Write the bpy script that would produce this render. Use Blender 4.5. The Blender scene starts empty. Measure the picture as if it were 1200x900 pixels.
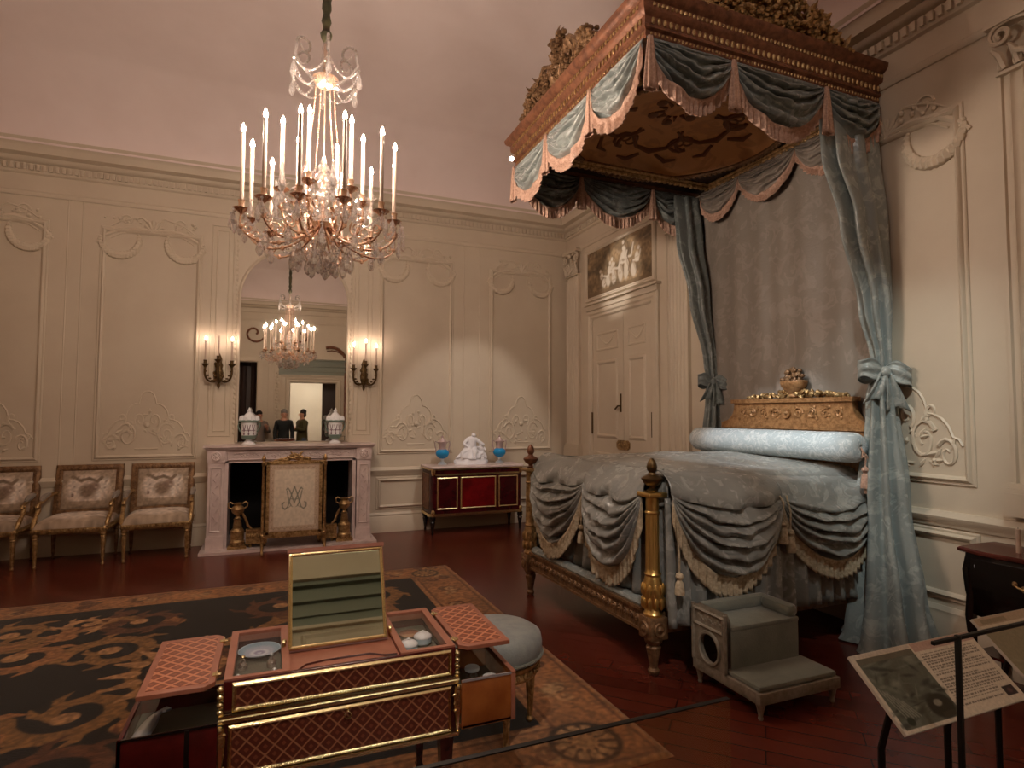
import bpy, bmesh, math, random
import numpy as np
from mathutils import Vector, Matrix

PI = math.pi
V = Vector
scene = bpy.context.scene
col = scene.collection
rnd = random.Random(11)
sin, cos = math.sin, math.cos


def lerp(a, b, t):
    return a + (b - a) * t


def s2l(c):
    return tuple(x / 12.92 if x <= .04045 else ((x + .055) / 1.055) ** 2.4 for x in c)


# ---------------------------------------------------------------- mesh builder
class MB:
    def __init__(s):
        s.v = []; s.f = []; s.mi = []; s.m = 0; s.uv = {}; s.colr = {}

    def add(s, vs, fs):
        o = len(s.v)
        s.v += [tuple(p) for p in vs]
        s.f += [tuple(i + o for i in f) for f in fs]
        s.mi += [s.m] * len(fs)
        return o

    def box(s, x0, x1, y0, y1, z0, z1, M=None):
        c = [V((x, y, z)) for z in (z0, z1) for y in (y0, y1) for x in (x0, x1)]
        if M is not None:
            c = [M @ p for p in c]
        s.add(c, [(0, 2, 3, 1), (4, 5, 7, 6), (0, 1, 5, 4), (2, 6, 7, 3), (0, 4, 6, 2), (1, 3, 7, 5)])

    def bbox(s, x0, x1, y0, y1, z0, z1, b=.01, M=None):
        """box with bevelled vertical and top edges (rounded slab)"""
        pts = []
        def ring(z, i):
            q = []
            for cx, cy, a0 in ((x1, y1, 0), (x0, y1, 90), (x0, y0, 180), (x1, y0, 270)):
                ox = cx - b if cx == x1 else cx + b
                oy = cy - b if cy == y1 else cy + b
                for k in range(4):
                    a = math.radians(a0 + 30 * k)
                    q.append(V((ox + (b - i) * cos(a), oy + (b - i) * sin(a), z)))
            return q
        rings = [ring(z0, b), ring(z0 + b * .3, b * .3), ring(z0 + b, 0), ring(z1 - b, 0), ring(z1 - b * .3, b * .3), ring(z1, b)]
        s.loft(rings, True, True, M)

    def loft(s, rings, closed=True, caps=True, M=None):
        n = len(rings[0]); vs = [p for r in rings for p in r]
        if M is not None:
            vs = [M @ V(p) for p in vs]
        fs = []
        for i in range(len(rings) - 1):
            for j in range(n if closed else n - 1):
                k = (j + 1) % n
                fs.append((i * n + j, i * n + k, (i + 1) * n + k, (i + 1) * n + j))
        if caps and closed:
            fs.append(tuple(range(n))[::-1]); fs.append(tuple((len(rings) - 1) * n + j for j in range(n)))
        s.add(vs, fs)

    def lathe(s, prof, c=(0, 0, 0), seg=16, M=None, flute=0, fd=.0, sx=1, sy=1, caps=True):
        rings = []
        for p in prof:
            r, z = p[0], p[1]; fl = p[2] if len(p) > 2 else 0
            q = []
            for k in range(seg):
                a = 2 * PI * k / seg
                rr = r * (1 - fl * abs(sin(a * flute / 2))) if fl else r
                q.append(V((c[0] + rr * cos(a) * sx, c[1] + rr * sin(a) * sy, c[2] + z)))
            rings.append(q)
        s.loft(rings, True, caps, M)

    def tube(s, pts, r, seg=6, closed=False, M=None, flat=1.0, flatdir=None):
        pts = [V(p) for p in pts]; n = len(pts)
        if not hasattr(r, '__len__'):
            r = [r] * n
        rings = []; up = None
        for i, p in enumerate(pts):
            a = pts[(i - 1) % n] if (closed or i > 0) else p
            b = pts[(i + 1) % n] if (closed or i < n - 1) else p
            t = (b - a)
            if t.length < 1e-9: t = V((0, 0, 1))
            t.normalize()
            if flatdir is not None:
                up = V(flatdir)
            elif up is None:
                up = V((0, 0, 1)) if abs(t.z) < .9 else V((1, 0, 0))
            x = t.cross(up)
            if x.length < 1e-6: x = t.cross(V((1, .3, .2)))
            x.normalize(); y = x.cross(t).normalized()
            if flatdir is None: up = y
            rings.append([p + x * (cos(2 * PI * k / seg) * r[i]) + y * (sin(2 * PI * k / seg) * r[i] * flat) for k in range(seg)])
        if closed:
            rings.append(rings[0])
            s.loft(rings, True, False, M)
        else:
            s.loft(rings, True, True, M)

    def ell(s, c, r, M=None, seg=8, rings=5):
        if not hasattr(r, '__len__'): r = (r, r, r)
        c = V(c); vs = []; fs = []
        vs.append(V((0, 0, -r[2])))
        for i in range(1, rings):
            a = -PI / 2 + PI * i / rings
            for k in range(seg):
                b = 2 * PI * k / seg
                vs.append(V((r[0] * cos(a) * cos(b), r[1] * cos(a) * sin(b), r[2] * sin(a))))
        vs.append(V((0, 0, r[2])))
        for k in range(seg):
            fs.append((0, 1 + (k + 1) % seg, 1 + k))
            for i in range(rings - 2):
                a = 1 + i * seg
                fs.append((a + k, a + (k + 1) % seg, a + seg + (k + 1) % seg, a + seg + k))
            fs.append((len(vs) - 1, 1 + (rings - 2) * seg + k, 1 + (rings - 2) * seg + (k + 1) % seg))
        vs = [c + (M @ p if M is not None else p) for p in vs]
        s.add(vs, fs)

    def grid(s, fn, nu, nv, uvfn=None, closed_u=False):
        """fn(u,v) -> point, u,v in 0..1"""
        vs = []; o = len(s.v)
        for j in range(nv + 1):
            for i in range(nu + (0 if closed_u else 1)):
                u, w = i / nu, j / nv
                vs.append(fn(u, w))
                if uvfn: s.uv[o + len(vs) - 1] = uvfn(u, w)
        W = nu if closed_u else nu + 1; fs = []
        for j in range(nv):
            for i in range(nu):
                k = (i + 1) % W
                fs.append((j * W + i, j * W + k, (j + 1) * W + k, (j + 1) * W + i))
        s.add(vs, fs)

    def prism(s, poly, mp, d0, d1):
        n = len(poly)
        vs = [mp(p[0], p[1], d0) for p in poly] + [mp(p[0], p[1], d1) for p in poly]
        fs = [tuple(range(n)), tuple(range(2 * n - 1, n - 1, -1))]
        for i in range(n):
            k = (i + 1) % n
            fs.append((i, i + n, k + n, k))
        s.add(vs, fs)

    def frame(s, mp, u0, u1, v0, v1, prof):
        """mitred rectangular moulding; prof = [(outward, height)]"""
        rings = []
        for su, sv in ((0, 0), (1, 0), (1, 1), (0, 1)):
            rings.append([V(mp((u1 + a) if su else (u0 - a), (v1 + a) if sv else (v0 - a), h)) for a, h in prof])
        rings.append(rings[0])
        s.loft(rings, False, False)

    def sweep(s, path, prof, closed=False):
        """vertical-profile sweep on a horizontal path: prof=[(outward,z)], outward = right of travel"""
        n = len(path); rings = []
        for i in range(n):
            p = V((path[i][0], path[i][1]))
            dirs = []
            if closed or i > 0: dirs.append((p - V(path[i - 1][:2])).normalized())
            if closed or i < n - 1: dirs.append((V(path[(i + 1) % n][:2]) - p).normalized())
            ns = [V((d.y, -d.x)) for d in dirs]
            m = ns[0] if len(ns) == 1 else (ns[0] + ns[1]) / (1 + ns[0].dot(ns[1]))
            rings.append([V((p.x + m.x * o, p.y + m.y * o, z)) for o, z in prof])
        if closed: rings.append(rings[0])
        s.loft(rings, True, not closed)

    def build(s, name, mat, parent=None, label=None, smooth=35, bevel=0, solid=0, subd=0):
        me = bpy.data.meshes.new(name)
        me.from_pydata(s.v, [], s.f)
        for m in (mat if isinstance(mat, (list, tuple)) else [mat]):
            me.materials.append(m)
        if len(set(s.mi)) > 1:
            me.polygons.foreach_set('material_index', s.mi)
        if s.uv:
            ul = me.uv_layers.new(name='UVMap')
            for lp in me.loops:
                ul.data[lp.index].uv = s.uv.get(lp.vertex_index, (0, 0))
        if s.colr:
            at = me.color_attributes.new('Col', 'FLOAT_COLOR', 'POINT')
            for i, c in s.colr.items():
                at.data[i].color = (c[0], c[1], c[2], 1)
        bm = bmesh.new(); bm.from_mesh(me)
        bmesh.ops.recalc_face_normals(bm, faces=bm.faces)
        bm.to_mesh(me); bm.free()
        me.polygons.foreach_set('use_smooth', [True] * len(me.polygons))
        if smooth < 180:
            me.set_sharp_from_angle(angle=math.radians(smooth))
        o = bpy.data.objects.new(name, me); col.objects.link(o)
        if parent is not None: o.parent = parent
        if label: o['label'] = label
        if bevel:
            md = o.modifiers.new('b', 'BEVEL'); md.width = bevel; md.segments = 2; md.limit_method = 'ANGLE'
        if solid:
            md = o.modifiers.new('s', 'SOLIDIFY'); md.thickness = solid; md.offset = 0
        if subd:
            md = o.modifiers.new('d', 'SUBSURF'); md.levels = subd; md.render_levels = subd
        return o


def tag(o, label=None, cat=None, group=None, kind=None):
    if label: o['label'] = label
    if cat: o['category'] = cat
    if group: o['group'] = group
    if kind: o['kind'] = kind
    return o


def thing(name, label, cat, loc=(0, 0, 0), group=None, rz=0):
    o = bpy.data.objects.new(name, None); col.objects.link(o)
    o.location = loc; o.rotation_euler = (0, 0, rz); o.empty_display_size = .1
    return tag(o, label, cat, group)


def struct(o, label=None, cat=None):
    return tag(o, label, cat, None, 'structure')


def dup(root, loc, rz=0, label=None, group=None):
    def cp(o, par):
        c = o.copy(); col.objects.link(c)
        if par: c.parent = par
        for ch in [x for x in bpy.data.objects if x.parent == o]:
            cp(ch, c)
        return c
    r = cp(root, None)
    r.location = loc; r.rotation_euler = (0, 0, rz)
    if label: r['label'] = label
    if group: r['group'] = group
    return r


# ---------------------------------------------------------------- materials
def nmat(name):
    m = bpy.data.materials.new(name); m.use_nodes = True
    nt = m.node_tree
    return m, nt, nt.nodes['Principled BSDF']


def N(nt, t, **k):
    n = nt.nodes.new(t)
    for a, b in k.items():
        if a == 'inp':
            for i, x in b.items(): n.inputs[i].default_value = x
        else: setattr(n, a, b)
    return n


def rgb(c): return (*s2l(c), 1)


def pbr(name, c, rough=.5, metal=0, bump=0, bscale=40, vary=0, vscale=3, c2=None, spec=.5, sheen=0, coat=0, trans=0, kind='NOISE', detail=4):
    """c, c2 are sRGB; noise mixes c->c2; optional bump"""
    m, nt, b = nmat(name); L = nt.links.new
    b.inputs['Roughness'].default_value = rough
    b.inputs['Metallic'].default_value = metal
    b.inputs['Specular IOR Level'].default_value = spec
    if sheen: b.inputs['Sheen Weight'].default_value = sheen
    if coat: b.inputs['Coat Weight'].default_value = coat; b.inputs['Coat Roughness'].default_value = .12
    if trans: b.inputs['Transmission Weight'].default_value = trans
    b.inputs['Base Color'].default_value = rgb(c)
    tc = N(nt, 'ShaderNodeTexCoord')
    if c2 is not None:
        nz = N(nt, 'ShaderNodeTexNoise', inp={'Scale': vscale, 'Detail': detail, 'Roughness': .6})
        L(tc.outputs['Object'], nz.inputs['Vector'])
        cr = N(nt, 'ShaderNodeValToRGB'); cr.color_ramp.elements[0].position = .38; cr.color_ramp.elements[1].position = .66
        cr.color_ramp.elements[0].color = rgb(c); cr.color_ramp.elements[1].color = rgb(c2)
        L(nz.outputs['Fac'], cr.inputs[0]); L(cr.outputs[0], b.inputs['Base Color'])
    if bump:
        if kind == 'VOR':
            bn = N(nt, 'ShaderNodeTexVoronoi', inp={'Scale': bscale}); out = bn.outputs['Distance']
        else:
            bn = N(nt, 'ShaderNodeTexNoise', inp={'Scale': bscale, 'Detail': 3}); out = bn.outputs['Fac']
        L(tc.outputs['Object'], bn.inputs['Vector'])
        bp = N(nt, 'ShaderNodeBump', inp={'Strength': bump, 'Distance': .01})
        L(out, bp.inputs['Height']); L(bp.outputs[0], b.inputs['Normal'])
    return m


def damask(name, c, c2, rough=.42, scale=9, sheen=.15, bump=.25):
    """woven silk with large tone-on-tone leaf figures"""
    m, nt, b = nmat(name); L = nt.links.new
    tc = N(nt, 'ShaderNodeTexCoord')
    n1 = N(nt, 'ShaderNodeTexNoise', inp={'Scale': scale * .6, 'Detail': 2, 'Distortion': 1.6})
    n2 = N(nt, 'ShaderNodeTexVoronoi', feature='SMOOTH_F1', inp={'Scale': scale * 1.3})
    L(tc.outputs['Object'], n1.inputs['Vector'])
    mx = N(nt, 'ShaderNodeMix', data_type='RGBA', inp={0: .25})
    L(tc.outputs['Object'], mx.inputs[6]); L(n1.outputs['Color'], mx.inputs[7]); L(mx.outputs[2], n2.inputs['Vector'])
    ad = N(nt, 'ShaderNodeMath', operation='ADD'); L(n1.outputs['Fac'], ad.inputs[0]); L(n2.outputs['Distance'], ad.inputs[1])
    cr = N(nt, 'ShaderNodeValToRGB'); e = cr.color_ramp.elements
    e[0].position = .48; e[1].position = .70; e[0].color = rgb(c); e[1].color = rgb(c2)
    x = e.new(.80); x.color = rgb(c2); x = e.new(.9); x.color = rgb(c)
    L(ad.outputs[0], cr.inputs[0]); L(cr.outputs[0], b.inputs['Base Color'])
    mr = N(nt, 'ShaderNodeMapRange', inp={1: .5, 2: .8, 3: rough + .14, 4: rough - .08}); L(ad.outputs[0], mr.inputs[0]); L(mr.outputs[0], b.inputs['Roughness'])
    n3 = N(nt, 'ShaderNodeTexNoise', inp={'Scale': 55, 'Detail': 3}); L(tc.outputs['Object'], n3.inputs['Vector'])
    ad2 = N(nt, 'ShaderNodeMath', operation='ADD'); L(n3.outputs['Fac'], ad2.inputs[0]); L(ad.outputs[0], ad2.inputs[1])
    bp = N(nt, 'ShaderNodeBump', inp={'Strength': bump, 'Distance': .012}); L(ad2.outputs[0], bp.inputs['Height']); L(bp.outputs[0], b.inputs['Normal'])
    b.inputs['Sheen Weight'].default_value = sheen
    return m


def emis(name, c, strength):
    m, nt, b = nmat(name)
    b.inputs['Base Color'].default_value = (0, 0, 0, 1)
    b.inputs['Emission Color'].default_value = (*c, 1); b.inputs['Emission Strength'].default_value = strength
    return m


def lattice(name, ax, k, base, line, dot, rough=.35, lw=.16):
    """diagonal marquetry trellis in object space; ax = the two axes used"""
    m, nt, b = nmat(name); L = nt.links.new
    tc = N(nt, 'ShaderNodeTexCoord'); sp = N(nt, 'ShaderNodeSeparateXYZ'); L(tc.outputs['Object'], sp.inputs[0])
    def diag(op):
        a = N(nt, 'ShaderNodeMath', operation=op); L(sp.outputs[ax[0]], a.inputs[0]); L(sp.outputs[ax[1]], a.inputs[1])
        c = N(nt, 'ShaderNodeMath', operation='MULTIPLY_ADD', inp={1: k, 2: 50.0}); L(a.outputs[0], c.inputs[0])
        f = N(nt, 'ShaderNodeMath', operation='FRACT'); L(c.outputs[0], f.inputs[0])
        d = N(nt, 'ShaderNodeMath', operation='SUBTRACT', inp={1: .5}); L(f.outputs[0], d.inputs[0])
        e = N(nt, 'ShaderNodeMath', operation='ABSOLUTE'); L(d.outputs[0], e.inputs[0]); return e
    p, q = diag('ADD'), diag('SUBTRACT')
    mn = N(nt, 'ShaderNodeMath', operation='MINIMUM'); L(p.outputs[0], mn.inputs[0]); L(q.outputs[0], mn.inputs[1])
    mxx = N(nt, 'ShaderNodeMath', operation='MAXIMUM'); L(p.outputs[0], mxx.inputs[0]); L(q.outputs[0], mxx.inputs[1])
    l1 = N(nt, 'ShaderNodeMath', operation='LESS_THAN', inp={1: lw / 2}); L(mn.outputs[0], l1.inputs[0])
    # small diamond at the middle of each cell (both far from the lines)
    mn2 = N(nt, 'ShaderNodeMath', operation='GREATER_THAN', inp={1: .36}); L(mn.outputs[0], mn2.inputs[0])
    c1 = N(nt, 'ShaderNodeMix', data_type='RGBA', inp={6: rgb(base), 7: rgb(dot)}); L(mn2.outputs[0], c1.inputs[0])
    c2 = N(nt, 'ShaderNodeMix', data_type='RGBA', inp={7: rgb(line)}); L(l1.outputs[0], c2.inputs[0]); L(c1.outputs[2], c2.inputs[6])
    L(c2.outputs[2], b.inputs['Base Color'])
    b.inputs['Roughness'].default_value = rough
    return m


def painted(name, rough=.7, sheen=0, bump=0, bscale=80, spec=.4):
    m, nt, b = nmat(name)
    a = N(nt, 'ShaderNodeAttribute', attribute_name='Col')
    nt.links.new(a.outputs['Color'], b.inputs['Base Color'])
    b.inputs['Roughness'].default_value = rough; b.inputs['Specular IOR Level'].default_value = spec
    if sheen: b.inputs['Sheen Weight'].default_value = sheen
    if bump:
        tc = N(nt, 'ShaderNodeTexCoord'); n = N(nt, 'ShaderNodeTexNoise', inp={'Scale': bscale, 'Detail': 3}); nt.links.new(tc.outputs['Object'], n.inputs['Vector'])
        bp = N(nt, 'ShaderNodeBump', inp={'Strength': bump, 'Distance': .01}); nt.links.new(n.outputs['Fac'], bp.inputs['Height']); nt.links.new(bp.outputs[0], b.inputs['Normal'])
    return m


M = {}
M['wall'] = pbr('wall_paint', (.80, .745, .665), .55, c2=(.775, .715, .635), vscale=1.5, bump=.04, bscale=60)
M['wallorn'] = pbr('wall_relief_paint', (.815, .76, .68), .45)
M['ceil'] = pbr('ceiling_plaster', (.915, .85, .835), .8, c2=(.88, .81, .79), vscale=.8)
M['marble'] = pbr('pink_white_marble', (.86, .79, .77), .25, c2=(.78, .70, .69), vscale=7, detail=8)
M['gilt'] = pbr('carved_gilding', (.75, .62, .43), .38, .7, bump=.5, bscale=90, c2=(.50, .38, .24), vscale=30)
M['giltdark'] = pbr('worn_gilded_wood', (.56, .43, .30), .45, .4, bump=.6, bscale=70, c2=(.38, .27, .18), vscale=22)
M['giltwood'] = pbr('red_gold_wood', (.53, .345, .245), .42, .3, bump=.35, bscale=60, c2=(.37, .225, .155), vscale=18)
M['headgilt'] = pbr('honey_gilded_wood', (.68, .51, .34), .42, .35, bump=.5, bscale=45, c2=(.50, .35, .21), vscale=25)
M['brass'] = pbr('polished_gilt_bronze', (.93, .85, .64), .25, 1.0, bump=.15, bscale=120)
M['rosegold'] = pbr('rose_gilt_bronze', (.98, .83, .72), .2, .85)
M['bronze'] = pbr('dark_gilt_bronze', (.35, .27, .16), .4, .8)
M['black'] = pbr('soot_black', (.035, .03, .03), .9)
M['blackmetal'] = pbr('black_painted_metal', (.06, .06, .055), .35, .3)
M['mahog'] = pbr('dark_mahogany', (.20, .08, .06), .25, c2=(.28, .10, .07), vscale=12, coat=.3)
M['mahogred'] = pbr('red_mahogany', (.33, .08, .07), .25, c2=(.26, .06, .05), vscale=14, coat=.3)
M['satinwood'] = pbr('orange_satinwood', (.62, .36, .16), .35, c2=(.52, .27, .10), vscale=10)
M['pinkwood'] = pbr('pink_leather_lining', (.65, .42, .33), .4, c2=(.59, .36, .27), vscale=8)
M['lacquer'] = pbr('red_lacquer', (.46, .07, .08), .22, c2=(.34, .04, .05), vscale=6, coat=.4)
M['lacquerdark'] = pbr('plum_lacquer', (.27, .05, .07), .25, c2=(.20, .04, .05), vscale=6, coat=.3)
M['darkwood'] = pbr('ebony_wood', (.07, .045, .04), .25, coat=.3)
M['redmarble'] = pbr('red_marble', (.40, .20, .17), .25, c2=(.30, .13, .11), vscale=12)
M['chaincop'] = pbr('rose_copper_chain', (.66, .47, .40), .45, .5)
M['postgilt'] = pbr('bright_fluted_gilding', (.88, .74, .46), .28, .95, bump=.1, bscale=60)
M['roseporc'] = pbr('silvery_rose_mount', (.80, .71, .70), .25, .4)
M['wax'] = pbr('candle_wax', (.76, .67, .60), .5)
M['flame'] = emis('flame_light', (1.0, .80, .64), 1150)
M['flame2'] = emis('sconce_flame_light', (1.0, .74, .58), 150)
M['porc'] = pbr('white_porcelain', (.92, .92, .93), .3)
M['biscuit'] = pbr('biscuit_porcelain', (.93, .93, .95), .6)
M['turq'] = pbr('turquoise_porcelain', (.08, .55, .80), .2)
M['porcgreen'] = pbr('grey_green_porcelain', (.42, .50, .46), .3)
M['porcdeco'] = pbr('purple_painted_porcelain', (.50, .40, .45), .4)
M['silver'] = pbr('silver', (.86, .89, .92), .32, .8)
M['paleglaze'] = pbr('pale_blue_porcelain', (.78, .86, .90), .3)
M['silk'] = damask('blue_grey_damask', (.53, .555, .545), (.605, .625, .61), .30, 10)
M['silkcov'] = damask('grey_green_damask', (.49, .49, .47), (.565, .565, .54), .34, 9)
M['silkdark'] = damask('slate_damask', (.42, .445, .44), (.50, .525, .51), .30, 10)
M['silkback'] = damask('taupe_damask', (.52, .48, .44), (.575, .53, .49), .62, 8, bump=.15)
M['bolsilk'] = damask('pale_blue_damask', (.72, .77, .79), (.83, .86, .87), .32, 17)
M['velvet'] = pbr('grey_green_velvet', (.44, .45, .40), .8, c2=(.39, .40, .36), vscale=9, sheen=.5, bump=.2, bscale=120)
M['stoolfab'] = pbr('blue_grey_wool', (.56, .58, .56), .8, c2=(.51, .53, .52), vscale=20, sheen=.3, bump=.2, bscale=150)
M['palewood'] = pbr('grey_painted_wood', (.56, .52, .46), .55, c2=(.46, .42, .36), vscale=25, bump=.3, bscale=70)
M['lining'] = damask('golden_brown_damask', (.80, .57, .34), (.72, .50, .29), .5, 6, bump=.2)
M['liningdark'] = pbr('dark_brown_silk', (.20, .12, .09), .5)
M['fringe'] = pbr('rose_tan_fringe', (.76, .62, .54), .7, c2=(.64, .50, .43), vscale=60, bump=.3, bscale=150)
M['tasselgold'] = pbr('gold_tan_fringe', (.76, .69, .58), .7, c2=(.60, .53, .43), vscale=50, bump=.3, bscale=150)
M['rope'] = pbr('green_silk_sleeve', (.20, .19, .12), .6, c2=(.30, .28, .18), vscale=20, bump=.4, bscale=60)
M['paint'] = painted('woven_tapestry', .8, .2, .15)
M['rugmat'] = painted('rug_pile', .95, .3, .35, 160, .1)
M['oil'] = painted('painted_canvas', .55)
M['print'] = painted('printed_sheet', .45)
M['panelwhite'] = pbr('white_board', (.78, .74, .68), .5)
M['coatdark'] = pbr('dark_wool', (.09, .11, .12), .8)
M['coatgrey'] = pbr('grey_brown_wool', (.48, .43, .40), .8)
M['coatolive'] = pbr('olive_knit', (.30, .28, .16), .8)
M['denim'] = pbr('blue_denim', (.25, .30, .38), .8)
M['skin'] = pbr('skin', (.78, .58, .48), .5)
M['hairdark'] = pbr('dark_hair', (.10, .07, .06), .6)
M['hairgrey'] = pbr('grey_hair', (.50, .48, .46), .6)


def crystal_mat():
    m = bpy.data.materials.new('cut_crystal'); m.use_nodes = True; nt = m.node_tree; nt.nodes.clear(); L = nt.links.new
    out = N(nt, 'ShaderNodeOutputMaterial')
    gl = N(nt, 'ShaderNodeBsdfGlossy', inp={'Color': (1, .97, .95, 1), 'Roughness': .05})
    tr = N(nt, 'ShaderNodeBsdfTransparent', inp={'Color': (.99, .98, .97, 1)})
    df = N(nt, 'ShaderNodeBsdfTranslucent', inp={'Color': (.95, .90, .88, 1)})
    fr = N(nt, 'ShaderNodeFresnel', inp={'IOR': 1.9})
    a = N(nt, 'ShaderNodeMixShader', inp={0: .20}); b = N(nt, 'ShaderNodeMixShader')
    mr = N(nt, 'ShaderNodeMapRange', inp={1: 0.0, 2: .5, 3: .16, 4: .75}); L(fr.outputs[0], mr.inputs[0]); L(mr.outputs[0], b.inputs[0])
    L(tr.outputs[0], a.inputs[1]); L(df.outputs[0], a.inputs[2]); L(a.outputs[0], b.inputs[1]); L(gl.outputs[0], b.inputs[2]); L(b.outputs[0], out.inputs[0])
    return m


def clear_glass(name, tint=(.97, .98, .97), haze=.0, hazec=(.5, .42, .33), refl=.05):
    m = bpy.data.materials.new(name); m.use_nodes = True; nt = m.node_tree; nt.nodes.clear(); L = nt.links.new
    out = N(nt, 'ShaderNodeOutputMaterial')
    tr = N(nt, 'ShaderNodeBsdfTransparent', inp={'Color': (*tint, 1)})
    gl = N(nt, 'ShaderNodeBsdfGlossy', inp={'Roughness': .02})
    fr = N(nt, 'ShaderNodeFresnel', inp={'IOR': 1.45})
    ge = N(nt, 'ShaderNodeNewGeometry'); fm_ = N(nt, 'ShaderNodeMath', operation='SUBTRACT', inp={0: 1.0}); L(ge.outputs['Backfacing'], fm_.inputs[1])
    ff = N(nt, 'ShaderNodeMath', operation='MULTIPLY'); L(fr.outputs[0], ff.inputs[0]); L(fm_.outputs[0], ff.inputs[1])
    mx = N(nt, 'ShaderNodeMixShader'); L(ff.outputs[0], mx.inputs[0]); L(tr.outputs[0], mx.inputs[1]); L(gl.outputs[0], mx.inputs[2])
    if haze:
        df = N(nt, 'ShaderNodeBsdfDiffuse', inp={'Color': rgb(hazec)})
        m2 = N(nt, 'ShaderNodeMixShader', inp={0: haze}); L(mx.outputs[0], m2.inputs[1]); L(df.outputs[0], m2.inputs[2]); L(m2.outputs[0], out.inputs[0])
    else:
        L(mx.outputs[0], out.inputs[0])
    return m


M['crystal'] = crystal_mat()
M['glass'] = clear_glass('vitrine_glass')
M['barrier'] = clear_glass('veiled_barrier_glass', (.97, .96, .94), .17, (.58, .38, .22))  # brown diffuse veil painted in to stand for a reflection in the pane
m, nt, b = nmat('mirror_silvering')
b.inputs['Metallic'].default_value = 1; b.inputs['Roughness'].default_value = .015; b.inputs['Base Color'].default_value = (.86, .85, .80, 1)
M['mirror'] = m
m, nt, b = nmat('greenish_mirror')
b.inputs['Metallic'].default_value = 1; b.inputs['Roughness'].default_value = .02; b.inputs['Base Color'].default_value = (.56, .61, .50, 1)
M['mirrorgreen'] = m
M['mirrorgreen'].name = 'table_mirror_silvering'


def floor_mat():
    m, nt, b = nmat('oak_parquet'); L = nt.links.new
    tc = N(nt, 'ShaderNodeTexCoord'); mp = N(nt, 'ShaderNodeMapping'); mp.inputs['Rotation'].default_value = (0, 0, math.radians(45))
    L(tc.outputs['Object'], mp.inputs['Vector'])
    br = N(nt, 'ShaderNodeTexBrick', inp={'Scale': 1.0, 'Mortar Size': .004, 'Brick Width': .9, 'Row Height': .12, 'Color1': rgb((.43, .19, .135)), 'Color2': rgb((.37, .155, .11)), 'Mortar': rgb((.24, .10, .075))})
    L(mp.outputs[0], br.inputs['Vector'])
    n = N(nt, 'ShaderNodeTexNoise', inp={'Scale': 6, 'Detail': 6}); L(tc.outputs['Object'], n.inputs['Vector'])
    mx = N(nt, 'ShaderNodeMix', data_type='RGBA', blend_type='MULTIPLY', inp={0: .6}); L(br.outputs['Color'], mx.inputs[6])
    cr = N(nt, 'ShaderNodeValToRGB'); cr.color_ramp.elements[0].color = (.45, .45, .45, 1); cr.color_ramp.elements[1].color = (1.2, 1.2, 1.2, 1)
    L(n.outputs['Fac'], cr.inputs[0]); L(cr.outputs[0], mx.inputs[7]); L(mx.outputs[2], b.inputs['Base Color'])
    b.inputs['Roughness'].default_value = .27; b.inputs['Specular IOR Level'].default_value = .55
    bp = N(nt, 'ShaderNodeBump', inp={'Strength': .15, 'Distance': .004}); L(br.outputs['Fac'], bp.inputs['Height']); L(bp.outputs[0], b.inputs['Normal'])
    return m


M['floor'] = floor_mat()


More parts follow.
